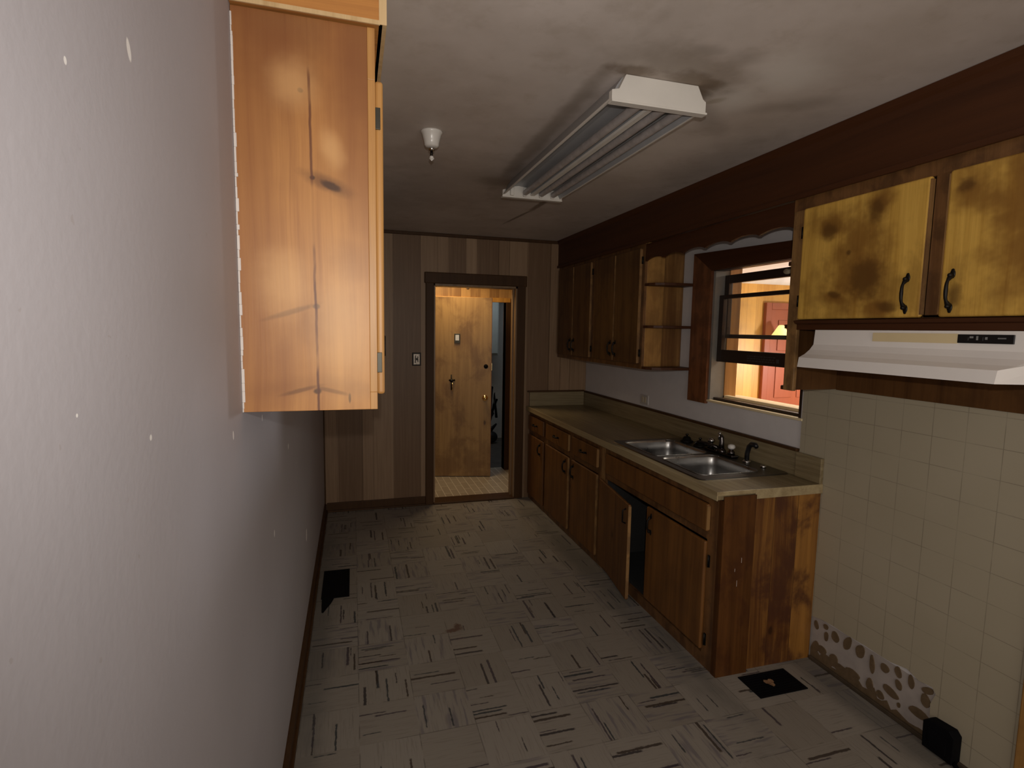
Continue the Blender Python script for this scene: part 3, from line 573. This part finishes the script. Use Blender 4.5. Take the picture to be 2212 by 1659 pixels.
# ---------------------------------------------------------------- far wall cabinets on the right
ZB, ZT = 1.393, 2.262
def far_unit(y0, y1, label):
    u = E('wall_cabinet', ((XU+W)/2, y0, ZB), label, 'cabinet', 'dark pine wall cabinets left of the window')
    t = B(); t.box(XU+.019, W-.001, y0, y0+.018, ZB, ZT, .001).box(XU+.019, W-.001, y1-.018, y1, ZB, ZT).box(XU+.019, W-.001, y0+.018, y1-.018, ZB+.0, ZB+.018).box(XU+.019, W-.001, y0+.018, y1-.018, ZT-.018, ZT).box(W-.006, W-.001, y0+.018, y1-.018, ZB+.018, ZT-.018)
    t.go('carcass', 'cab_side', u)
    t = B(); ym = (y0+y1)/2
    t.box(XU, XU+.019, y0, y1, ZB, ZB+.040).box(XU, XU+.019, y0, y1, ZT-.04, ZT)
    for a, c in ((y0, y0+.045), (y1-.045, y1), (ym-.02, ym+.02)): t.box(XU, XU+.019, a, c, ZB+.04, ZT-.04)
    t.go('face_frame', 'base_frame', u)
    for i, (a, c) in enumerate(((y0+.035, ym-.006), (ym+.006, y1-.035))):
        dd = front(XU, a, c, ZB+.032, ZT-.035, u)
        edge_y = c if i == 0 else a
        hy = a if i == 0 else c
        for z in (ZB+.11, ZT-.12): hinge(XU-.001, hy-.010 if i == 0 else hy+.010, z, dd, 'iron')
        pull(XU-.02, c-.035 if i == 0 else a+.035, ZB+.13, dd)
        B().box(XU-.0205, XU-.001, a-.0006, a+.004, ZB+.04, ZT-.043).go('door_edge', 'cab_edge', dd, label='worn pale door edge')
    return u
far_unit(4.172, D-.002, 'dark pine wall cabinet tucked against the panelled back wall')
u2 = far_unit(3.363, 4.170, 'dark pine wall cabinet beside the window, with rounded end shelves')
def qshelf(y0, sgn, z, parent, ext=.145, name='shelf'):
    """shelf with a rounded free corner, fixed on the cabinet end at y0 and growing along sgn*y"""
    pts = [(W-.001, y0), (XU+.002, y0)]
    for k in range(10):
        a = k/9*PI/2; pts.append((XU+.06 + (W-.001-XU-.06)*math.sin(a)*1.0 - .058*math.cos(a), y0+sgn*(ext*(.25*math.sin(a*1)+.75*math.sin(a)))))
    pts = [(W-.001, y0), (XU+.002, y0), (XU+.006, y0+sgn*ext*.35), (XU+.03, y0+sgn*ext*.62), (XU+.08, y0+sgn*ext*.85), (XU+.16, y0+sgn*ext*.96), (W-.001, y0+sgn*ext)]
    return B().prism(pts, 'z', z, z+.018, .002).go(name, 'dark_wood', parent)
for z in (1.393, 1.678, 1.965): qshelf(3.362, -1, z, u2)

# ---------------------------------------------------------------- near wall cabinet over the range hood
NY1, NY0 = 2.058, .55
nc = E('wall_cabinet', ((XU+W)/2, 1.3, 1.69), 'yellow blotched pine wall cabinet above the range hood', 'cabinet')
b = B(); b.box(XU+.019, W-.001, NY1-.020, NY1, ZB, ZT, .001); b.go('side_panel', 'hood_board', nc, label='long side panel reaching below the hood')
b = B(); b.box(XU+.019, W-.001, NY0, NY1-.02, 1.700, 1.718).box(XU+.019, W-.001, NY0, NY1-.02, ZT-.018, ZT).box(XU+.019, W-.001, NY0, NY0+.018, 1.718, ZT-.018).box(W-.007, W-.001, NY0+.018, NY1-.02, 1.718, ZT-.018); b.go('carcass', 'cab_far', nc)
b = B(); b.box(XU, XU+.019, 2.000, NY1, ZB, ZT-.03, .002); b.box(XU, XU+.019, 1.978, 2.000, 1.69, ZT-.03, .002); b.go('front_stile', 'cab_edge', nc, label='worn pale front stile')
b = B(); b.box(XU, XU+.019, 1.375, 1.432, 1.725, ZT-.06, .002).box(XU, XU+.019, NY0, NY0+.06, 1.725, ZT-.06, .002); b.box(XU-.001, XU+.019, NY0, NY1, ZT-.062, ZT, .002); b.go('face_frame', 'base_frame', nc)
b = B(); b.box(XU-.002, XU+.019, NY0, 2.000, 1.672, 1.716, .002); b.prism([(XU-.022, 1.712), (XU-.002, 1.716), (XU-.002, 1.696), (XU-.014, 1.700)], 'y', NY0, 2.0); b.go('bottom_rail', 'dark_wood', nc)
b = B(); b.box(W-.019, W-.009, NY0, NY1-.021, 1.390, 1.70, .001); b.go('back_board', 'hood_board', nc, label='dark board on the wall below the hood')
for i, (a, c) in enumerate(((1.434, 1.985), (.83, 1.374))):
    dd = B().box(XU-.020, XU, a, c, 1.717, 2.200, .009, 3).go('door', 'door_yellow', nc)
    if i == 0:
        pull(XU-.02, a+.052, 1.803, dd, .125)
        B().box(XU-.019, XU-.001, a-.0012, a+.003, 1.727, 2.190).go('door_edge', 'cab_edge', dd, label='dark worn door edge')
        for z in (1.80, 2.10): hinge(XU-.001, c+.012, z, dd, 'iron')
    else:
        pull(XU-.02, c-.040, 1.803, dd, .125)
        B().box(XU-.019, XU-.001, c-.003, c+.0012, 1.727, 2.190).go('door_edge', 'cab_edge', dd, label='pale door edge')
for z in (1.393, 1.678, 1.965): qshelf(NY1+.0005, 1, z, nc, .06)

# scalloped valance between the cabinets
n = 120; pts = [(NY1+.001, ZT-.015), (3.361, ZT-.015)]
for k in range(n+1):
    y = 3.361 - (3.361-NY1-.001)*k/n; ph = ((3.361-y)/.217) % 1.0
    pts.append((y, 2.132 + .019*math.sin(PI*ph)**.7))
B().prism(pts, 'x', XU+.001, XU+.018).go('scalloped_valance', 'dark_wood', label='dark scalloped wooden valance above the window', cat='valance')

# ---------------------------------------------------------------- range hood
HY0, HY1 = 1.085, 1.852
hd = E('range_hood', (2.3, 1.47, 1.51), 'white under-cabinet range hood with a beige strip and black control plate', 'range hood')
t = bmesh.new()
prof = [(W-.020, 1.671, 1.035), (2.143, 1.671, 1.052), (2.138, 1.610, 1.055), (2.120, 1.588, 1.064), (2.095, 1.569, 1.085), (2.066, 1.555, 1.114), (2.060, 1.515, 1.116), (2.30, 1.515, 1.04), (W-.020, 1.515, 1.035)]
r0 = [t.verts.new((x, y, z)) for x, z, y in prof]; r1 = [t.verts.new((x, HY1, z)) for x, z, y in prof]
for k in range(len(prof)): q = (k+1) % len(prof); t.faces.new((r0[k], r0[q], r1[q], r1[k]))
c0 = t.verts.new((2.28, 1.040, 1.60))
for k in range(len(prof)): t.faces.new((r0[k], r0[(k+1) % len(prof)], c0))
t.faces.new(r1); bmesh.ops.recalc_face_normals(t, faces=t.faces)
b = B(); b._in(t); b.go('hood_shell', 'enamel', hd)
B().box(2.136, 2.1405, 1.280, 1.580, 1.630, 1.662, .001).go('beige_strip', 'label', hd, label='yellowed beige strip')
cp = B().box(2.134, 2.1395, 1.122, 1.279, 1.632, 1.660, .001).go('control_plate', 'black', hd, label='black control plate with small grey markings')
for bx in ((1.232, 1.242, 1.648, 1.654), (1.218, 1.223, 1.642, 1.655), (1.192, 1.198, 1.644, 1.652)): B().box(2.1325, 2.134, *bx).go('grey_mark', 'grey_print', cp)
b = B(); b.box(2.1333, 2.134, 1.142, 1.1645, 1.6475, 1.6490)
for k in range(7): b.box(2.1330, 2.134, 1.142+.0032*k, 1.1438+.0032*k, 1.6465, 1.6505)
b.go('grey_lettering', 'grey_print', cp)
for y in (1.245, 1.203): B().box(2.133, 2.139, y, y+.014, 1.639, 1.653, .002).go('rocker_switch', 'black', cp)

# ---------------------------------------------------------------- base cabinets
def base_unit(y0, y1, label, group='brown base cabinets under the counter'):
    u = E('base_cabinet', ((XF+W)/2, (y0+y1)/2, 0), label, 'cabinet', group)
    t = B(); t.box(XF+.019, W-.01, y0, y0+.016, 0, .873).box(XF+.019, W-.01, y1-.016, y1, 0, .873).box(XF+.019, W-.01, y0+.016, y1-.016, .06, .076).box(W-.02, W-.01, y0+.016, y1-.016, 0, .873)
    t.go('carcass', 'interior', u); return u
def frame(u, y0, y1, stiles, midz=.665):
    t = B(); t.box(XF, XF+.019, y0, y1, 0, .062).box(XF, XF+.019, y0, y1, .828, .873).box(XF, XF+.019, y0, y1, midz-.018, midz+.022)
    for a, c in stiles: t.box(XF, XF+.019, a, c, .062, midz-.018).box(XF, XF+.019, a, c, midz+.022, .828)
    t.go('face_frame', 'base_frame', u)
b1 = base_unit(4.50, D-.001, 'narrow single-door base cabinet at the back wall end'); frame(b1, 4.50, D-.001, ((4.50, 4.55), (4.93, D-.001)))
dd = front(XF, 4.532, 4.955, .050, .645, b1, 'base_door'); pull(XF-.02, 4.60, .56, dd)
dw = front(XF, 4.532, 4.955, .690, .832, b1, 'base_door', 'drawer'); pull(XF-.02, 4.743, .76, dw, horiz=True)
b2 = base_unit(3.362, 4.498, 'two-door two-drawer base cabinet in the middle of the run'); frame(b2, 3.362, 4.498, ((3.362, 3.42), (3.88, 3.94), (4.45, 4.498)))
for a, c, py in ((3.935, 4.462, 3.985), (3.408, 3.868, 3.82)):
    dd = front(XF, a, c, .050, .645, b2, 'base_door'); pull(XF-.02, py, .56, dd); B().box(XF-.0195, XF-.002, a-.0006, a+.004, .058, .637).go('door_edge', 'cab_edge', dd)
    dw = front(XF, a, c, .690, .832, b2, 'base_door', 'drawer'); pull(XF-.02, (a+c)/2, .76, dw, horiz=True); B().box(XF-.0195, XF-.002, a-.0006, a+.004, .698, .824).go('drawer_edge', 'cab_edge', dw)
b3 = base_unit(2.106, 3.360, 'sink base cabinet with one door hanging open', 'brown base cabinets under the counter'); frame(b3, 2.106, 3.360, ((2.106, 2.185), (3.30, 3.360)))
fp = front(XF, 2.168, 3.275, .690, .828, b3, 'base_door', 'false_drawer_front'); B().box(XF-.0195, XF-.002, 2.1674, 2.172, .700, .818).go('chipped_edge', 'cab_edge', fp, label='chipped pale edge')
B().box(XF-.002, XF+.0, 3.31, 3.359, .03, .86).go('pale_stile', 'cab_edge', b3)
dd = front(XF, 2.175, 2.722, .085, .640, b3, 'base_door'); pull(XF-.02, 2.665, .55, dd)
for z in (.545, .145): hinge(XF-.001, 2.160, z, dd, 'iron', .06)
ANG = math.radians(8.5); PM = Matrix.Translation((XF-.002, 3.352, 0)) @ Matrix.Rotation(-ANG, 4, 'Z')
t = B(); t.box(-.020, 0, -.585, 0, .050, .635, .008, 3, mat=PM); dd = t.go('door', 'base_door', b3, label='open door')
B().box(-.019, -.001, -.5862, -.581, .06, .625, mat=PM).go('door_edge', 'cab_edge', dd, label='pale door edge')
p1 = PM @ Vector((-.045, -.545, .55)); p2 = PM @ Vector((-.02, -.545, .55)); B().tube([PM @ Vector((-.02, -.545, .60)), PM @ Vector((-.040, -.545, .59)), PM @ Vector((-.040, -.545, .52)), PM @ Vector((-.02, -.545, .51))], .005).go('handle', 'iron', dd)
for z in (.52, .14): hinge(XF-.0025, 3.360, z, dd, 'iron')
# end planks
b = B(); b.box(2.088, W-.009, 2.087, 2.105, 0, .872, .001); b.go('end_panel', 'base_end', b3, label='knotty plank end panel')
b = B(); b.box(XF-.003, 2.088, 2.066, 2.0765, 0, .893, .0015).box(XF-.003, 2.088, 2.0765, 2.105, 0, .870); b.go('end_board', 'base_end_dark', b3, label='dark red-brown end board')
for x, z0, z1 in ((1.985, .525, .54), (2.02, .565, .59), (2.00, .45, .48)): B().box(x, x+.0012, 2.0650, 2.0660, z0, z1).go('paint_drip', 'caulk', b3, label='thin white paint drip')

# ---------------------------------------------------------------- countertop
SX_0, SX_1, SY_0, SY_1 = 1.945, 2.455, 2.30, 3.235     # hole
ct = E('countertop', (2.18, 3.5, .874), 'long woodgrain laminate countertop with backsplash', 'countertop')
b = B(); CY0 = 2.078
b.box(XC+.004, SX_0, CY0+.004, D-.0005, .876, .914).box(SX_1, W-.0095, CY0+.004, D-.0005, .876, .914).box(SX_0, SX_1, CY0+.004, SY_0, .876, .914).box(SX_0, SX_1, SY_1, D-.0005, .876, .914)
b.go('slab', 'counter', ct)
b = B(); b.box(XC, XC+.006, CY0, D-.0005, .872, .916, .002); b.box(XC+.001, 2.0888, CY0-.001, CY0+.005, .896, .916, .002).box(2.0888, W-.0095, CY0-.002, CY0+.005, .868, .915, .002)
b.go('edge_band', wood('pale_edge_band', (.46, .37, .21), (.24, .17, .085), 'y', 'z', None, 0), ct, label='paler laminate edge band')
b = B(); b.box(W-.030, W-.0095, CY0+.001, 2.2405, .914, 1.042, .003).box(W-.022, W-.001, 2.2405, D-.0005, .914, 1.042, .003); b.go('backsplash', 'counter', ct); B().box(XC+.03, W-.024, D-.022, D-.0008, .914, 1.05, .003).go('end_splash', 'counter_x', ct)
b = B(); b.box(W-.026, W-.0005, 2.245, D-.022, 1.042, 1.058, .003).box(XC+.01, W-.02, D-.026, D-.0005, 1.05, 1.064, .003); b.go('backsplash_trim', 'dark_trim', ct, label='dark strip on top of the backsplash')

# ---------------------------------------------------------------- sink
sk = E('kitchen_sink', (2.19, 2.76, .914), 'double-bowl stainless steel sink set into the countertop', 'sink')
def rrect(x0, x1, y0, y1, r, n=6):
    out = []
    for cx_, cy_, a0 in ((x1-r, y1-r, 0), (x0+r, y1-r, PI/2), (x0+r, y0+r, PI), (x1-r, y0+r, 1.5*PI)):
        for k in range(n+1): a = a0+PI/2*k/n; out.append((cx_+r*math.cos(a), cy_+r*math.sin(a)))
    return out
bowls = [(1.972, 2.345, 2.335, 2.735), (1.972, 2.345, 2.775, 3.195)]
t = bmesh.new(); ZR = .9195
def loop(pts, z): 
    vs = [t.verts.new((x, y, z)) for x, y in pts]; return vs
def ring_edges(vs): return [t.edges.new((vs[k], vs[(k+1) % len(vs)])) for k in range(len(vs))]
outer = loop(rrect(1.925, 2.472, 2.275, 3.250, .03), ZR); es = ring_edges(outer); inn = []
for bw in bowls:
    v = loop(rrect(*bw, .05), ZR); inn.append(v); es += ring_edges(v)
bmesh.ops.triangle_fill(t, use_beauty=True, use_dissolve=False, edges=es)
ob = loop(rrect(1.920, 2.477, 2.270, 3.255, .033), .9145)
for k in range(len(outer)): t.faces.new((outer[k], outer[(k+1) % len(outer)], ob[(k+1) % len(ob)], ob[k]))
bmesh.ops.recalc_face_normals(t, faces=t.faces)
b = B(); b._in(t); b.go('rim', 'steel_rim', sk)
for bi, (x0, x1, y0, y1) in enumerate(bowls):
    t = bmesh.new(); prev = None
    for dz, ins, r in ((0, 0, .05), (.004, .004, .05), (.012, .007, .05), (.06, .010, .052), (.13, .014, .055), (.150, .020, .06), (.163, .036, .07), (.168, .065, .075), (.170, .12, .06)):
        v = [t.verts.new((x, y, ZR-dz)) for x, y in rrect(x0+ins, x1-ins, y0+ins, y1-ins, r)]
        if prev:
            for k in range(len(v)): f = t.faces.new((prev[k], prev[(k+1) % len(v)], v[(k+1) % len(v)], v[k])); f.smooth = True
        prev = v
    t.faces.new(prev); bmesh.ops.recalc_face_normals(t, faces=t.faces); bmesh.ops.reverse_faces(t, faces=t.faces)
    b = B(); b._in(t); bo = b.go('bowl', 'steel', sk)
    B().lathe([(.045, .0), (.045, .003), (.03, .001), (.02, -.003)], ((x0+x1)/2, (y0+y1)/2, ZR-.169)).go('drain', 'chrome', bo)
    bb = B(); bb.tube([(x, y, ZR+.001) for x, y in rrect(x0, x1, y0, y1, .05)] + [(x1, y1-.05, ZR+.001)], .0028, 6); bb.go('bowl_rim_bead', 'steel', bo)
B().lathe([(.016, 0), (.016, .012), (.010, .014)], (2.415, 2.405, ZR)).go('hole_cap', 'chrome', sk, label='small bright hole cap')
# two strainers, faucet, sprayer
for i, (y, lab) in enumerate(((3.11, 'dark sink strainer lying on the sink deck, the one farther from the faucet'), (2.965, 'dark sink strainer lying on the sink deck, next to the faucet'))):
    e = E('sink_strainer', (2.41, y, ZR), lab, 'strainer', 'sink strainers on the sink deck')
    B().lathe([(.038, 0), (.043, .004), (.041, .008), (.030, .012), (.024, .030), (.016, .036), (.006, .037)], (2.41, y, ZR+.001)).go('basket', 'iron', e)
    B().lathe([(.005, .034), (.005, .046), (.011, .050), (.009, .056)], (2.41, y, ZR)).go('knob', 'darkchrome', e)
fa = E('faucet', (2.41, 2.75, ZR), 'chrome two-handle kitchen faucet at the back of the sink', 'faucet')
b = B(); b.box(2.385, 2.437, 2.625, 2.895, ZR+.001, ZR+.016, .007, 3); b.ball((2.411, 2.76, ZR+.016), .028, (1, 1.3, .8)); b.go('deck_plate', 'darkchrome', fa)
for y in (2.855, 2.665):
    h = B(); h.lathe([(.022, 0), (.020, .018), (.012, .026), (.012, .034)], (2.411, y, ZR+.014)); ho = h.go('handle', 'darkchrome', fa)
    c = B(); c.lathe([(.010, 0), (.021, .006), (.023, .016), (.019, .026), (.008, .030)], (2.411, y, ZR+.046), 'z', 8); c.go('handle_grip', 'chrome' if y > 2.7 else 'porcelain', ho)
b = B(); b.tube([(2.405, 2.775, ZR+.030), (2.385, 2.80, ZR+.040), (2.365, 2.85, ZR+.047), (2.350, 2.90, ZR+.046), (2.345, 2.915, ZR+.034)], [.012, .011, .010, .009, .009], 14); b.go('spout', 'darkchrome', fa)
b = B(); b.tube([(2.411, 2.755, ZR+.025), (2.411, 2.755, ZR+.060), (2.411, 2.757, ZR+.098), (2.408, 2.762, ZR+.116)], [.018, .015, .013, .010], 14); b.go('lever_post', 'darkchrome', fa)
b = B(); b.tube([(2.400, 2.768, ZR+.085), (2.404, 2.770, ZR+.122)], [.005, .008], 12); b.ball((2.404, 2.768, ZR+.122), .010); b.go('lever', 'chrome', fa)
sp = E('side_sprayer', (2.415, 2.535, ZR), 'black hooked side sprayer standing at the sink corner', 'sprayer')
b = B(); b.tube([(2.415, 2.535, ZR+.008), (2.415, 2.535, ZR+.05), (2.418, 2.525, ZR+.092), (2.418, 2.505, ZR+.110), (2.412, 2.470, ZR+.112), (2.408, 2.455, ZR+.104)], [.013, .013, .014, .014, .014, .011], 12); b.go('spray_head', 'black', sp)
B().lathe([(.024, 0), (.022, .006), (.016, .012)], (2.415, 2.535, ZR+.001)).go('base_ring', 'chrome', sp)

# ---------------------------------------------------------------- outlets, switch
ol = E('wall_outlet', (W, 3.82, 1.115), 'white outlet on the white wall above the counter', 'outlet')
B().box(W-.007, W-.0005, 3.765, 3.885, 1.075, 1.150, .002).go('cover_plate', 'white_plastic', ol)
b = B(); b.box(W-.009, W-.007, 3.795, 3.815, 1.090, 1.135, .001).box(W-.009, W-.007, 3.835, 3.855, 1.090, 1.135, .001); b.go('socket', 'cream', ol)
sw = E('light_switch', (.815, D, 1.37), 'ornate light switch beside the doorway', 'light switch')
B().box(.775, .855, D-.008, D-.0005, 1.310, 1.430, .003).go('cover_plate', 'iron', sw)
b = B(); b.box(.787, .843, D-.011, D-.008, 1.322, 1.418, .002); b.go('inner_plate', plain('speckled_metal_plate', (.36, .31, .26), .35, .5, .5, .5, 80.0), sw)
b = B(); b.box(.810, .820, D-.026, D-.011, 1.362, 1.380, .002); b.box(.800, .808, D-.013, D-.011, 1.335, 1.405).box(.822, .830, D-.013, D-.011, 1.345, 1.395); b.go('toggle', 'iron', sw)
rb = E('range_outlet', (2.47, 1.42, 0), 'black box-shaped range outlet on the floor against the tiled wall', 'outlet')
b = B(); b.prism([(1.362, .012), (1.475, .012), (1.478, .118), (1.460, .133), (1.380, .140), (1.362, .120)], 'x', 2.442, W-.009, .003); b.go('outlet_box', 'void', rb)
B().box(2.4385, 2.4425, 1.385, 1.455, .035, .105, .002).go('socket_face', 'void', rb)
b = B(); b.tube([(2.46, 1.37, .02), (2.45, 1.34, .010), (2.47, 1.27, .009), (2.48, 1.22, .009)], .009); b.go('power_cord', 'void', rb)

# ---------------------------------------------------------------- ceiling lamp holder
lh = E('lamp_holder', (.60, 2.46, H), 'white porcelain lamp holder with no bulb, on the ceiling', 'lamp holder')
B().lathe([(.047, 0), (.047, -.006), (.042, -.012), (.034, -.042), (.031, -.060), (.024, -.066), (.012, -.067)], (.60, 2.46, H-.0005)).go('porcelain_cone', 'porcelain', lh)
b = B(); b.lathe([(.013, -.064), (.013, -.080), (.008, -.082)], (.60, 2.46, H)); b.go('socket', 'chrome', lh)
b = B(); b.tube([(.60, 2.46, H-.08), (.60, 2.46, H-.105)], .006); b.go('stub', 'iron', lh)
b = B(); b.ball((.60, 2.46, H-.110), .009); b.tube([(.592, 2.46, H-.112), (.600, 2.46, H-.122), (.610, 2.46, H-.112)], .003); b.go('glass_tip', 'porcelain', lh)

# ---------------------------------------------------------------- fluorescent fixture
fx = E('fluorescent_fixture', (1.275, 2.42, H), 'long white open fluorescent fixture with one tube missing', 'ceiling light')
FY0, FY1 = 1.735, 3.085; cx = 1.272; ZL = 2.420
def flip(pts): return [(cx+x, z) for x, z in pts]
b = B(); pr = [(-.168, ZL+.004), (-.172, ZL+.010), (-.15, H-.03), (-.13, H-.001), (.13, H-.001), (.15, H-.03), (.172, ZL+.010), (.168, ZL+.004), (.145, ZL+.046), (.085, ZL+.056), (.016, ZL+.048), (.008, ZL+.012), (-.008, ZL+.012), (-.016, ZL+.048), (-.085, ZL+.056), (-.145, ZL+.046)]
b.prism(flip(pr), 'y', FY0+.004, FY1-.004); b.go('reflector', plain('dusty_grey_reflector', (.40, .405, .42), .4, 0, .1), fx, label='bluish grey reflector')
b = B(); b.prism(flip([(-.010, ZL+.006), (.010, ZL+.006), (.014, ZL+.014), (-.014, ZL+.014)]), 'y', FY0+.004, FY1-.004); b.box(cx-.176, cx-.168, FY0, FY1, ZL+.002, ZL+.010, .001).box(cx+.168, cx+.176, FY0, FY1, ZL+.002, ZL+.010, .001); b.go('edge_rails', 'fixture', fx)
for i, (ya, yb) in enumerate(((FY0-.02, FY0+.004), (FY1-.004, FY1+.02))):
    b = B(); b.prism(flip([(-.178, ZL-.006), (-.178, ZL+.030), (-.152, ZL+.036), (-.128, H-.001), (.150, H-.001), (.172, ZL+.042), (.184, ZL+.034), (.184, ZL-.006)]), 'y', ya, yb, .0015)
    b.box(cx-.180, cx+.186, min(ya, yb)-(.006 if i == 0 else -.0), max(ya, yb)+(.006 if i else 0), ZL-.010, ZL-.003, .001)
    ec = b.go('end_cap', 'fixture', fx)
TX = (-.125, -.048, .050, .122)
for k, tx in enumerate(TX):
    for yy in (FY0+.012, FY1-.014): B().box(cx+tx-.011, cx+tx+.011, yy-.006, yy+.008, ZL-.002, ZL+.046, .004).go('lamp_socket', 'fixture', fx)
    if k: B().tube([(cx+tx, FY0+.02, ZL+.018), (cx+tx, FY0+.03, ZL+.018), (cx+tx, FY1-.032, ZL+.018), (cx+tx, FY1-.022, ZL+.018)], .0165, 18).go('tube', 'tube', fx)

# ---------------------------------------------------------------- floor registers
def register(x0, x1, y0, y1, label, long_x):
    e = E('floor_register', ((x0+x1)/2, (y0+y1)/2, 0), label, 'floor vent', 'black floor vents')
    t = B(); t.box(x0, x1, y0, y0+.012, .0005, .005, .001).box(x0, x1, y1-.012, y1, .0005, .005, .001).box(x0, x0+.012, y0+.012, y1-.012, .0005, .005, .001).box(x1-.012, x1, y0+.012, y1-.012, .0005, .005, .001).box(x0+.01, x1-.01, y0+.01, y1-.01, .0002, .0012); t.go('frame', 'void', e)
    for k in range(8):
        if long_x: a = y0+.012+(y1-y0-.024)*(k+.5)/8; B().box(x0+.012, x1-.012, a-.0035, a+.0035, .0012, .004).go('slat', 'void', e)
        else: a = x0+.012+(x1-x0-.024)*(k+.5)/8; B().box(a-.0035, a+.0035, y0+.012, y1-.012, .0012, .004).go('slat', 'void', e)
    return e
register(.055, .220, 3.33, 3.725, 'black floor vent beside the grey wall baseboard', False)
register(2.018, 2.285, 1.885, 2.040, 'black floor vent at the end of the base cabinets, with a dry leaf on it', True)
B().prism([(.06, 3.33), (.13, 3.33), (.115, 3.27), (.095, 3.22), (.075, 3.165), (.066, 3.17), (.062, 3.25)], 'z', .0004, .002).go('torn_floor_patch', 'void', label='dark torn gap in the vinyl running on from the vent by the grey wall', cat='torn flooring')
lfm = bmesh.new(); cpts = []
for k in range(16):
    a = 2*PI*k/16; r = .022*(1+.25*math.sin(3*a)+.12*math.cos(5*a)); cpts.append(lfm.verts.new((2.135+r*math.cos(a), 1.962+r*math.sin(a), .0065+.004*abs(math.sin(2*a)))))
c0 = lfm.verts.new((2.135, 1.962, .0062))
for k in range(16): lfm.faces.new((c0, cpts[k], cpts[(k+1) % 16]))
r_ = bmesh.ops.extrude_face_region(lfm, geom=lfm.faces[:])
for v in [q for q in r_['geom'] if isinstance(q, bmesh.types.BMVert)]: v.co.z += .0015
bmesh.ops.recalc_face_normals(lfm, faces=lfm.faces)
b = B((2.135, 1.962, 0)); b._in(lfm); b.go('dry_leaf', 'leaf', label='curled tan dry leaf lying on the black floor vent', cat='leaf')

# lamp beyond the window
LMP = (5.16, 5.32)
b = B(); b.lathe([(.115, 0), (.112, .02), (.03, .155), (.02, .16)], (LMP[0], LMP[1], 1.60)); b.go('lamp_shade', 'shade', lp)
b = B(); b.tube([(LMP[0], LMP[1], 1.66), (LMP[0], LMP[1]+.06, 1.68), (LMP[0], SY1-.05, 1.68)], .008); b.go('bracket', 'brass', lp)

for o in list(bpy.data.objects):
    if '_o' in o: del o['_o']
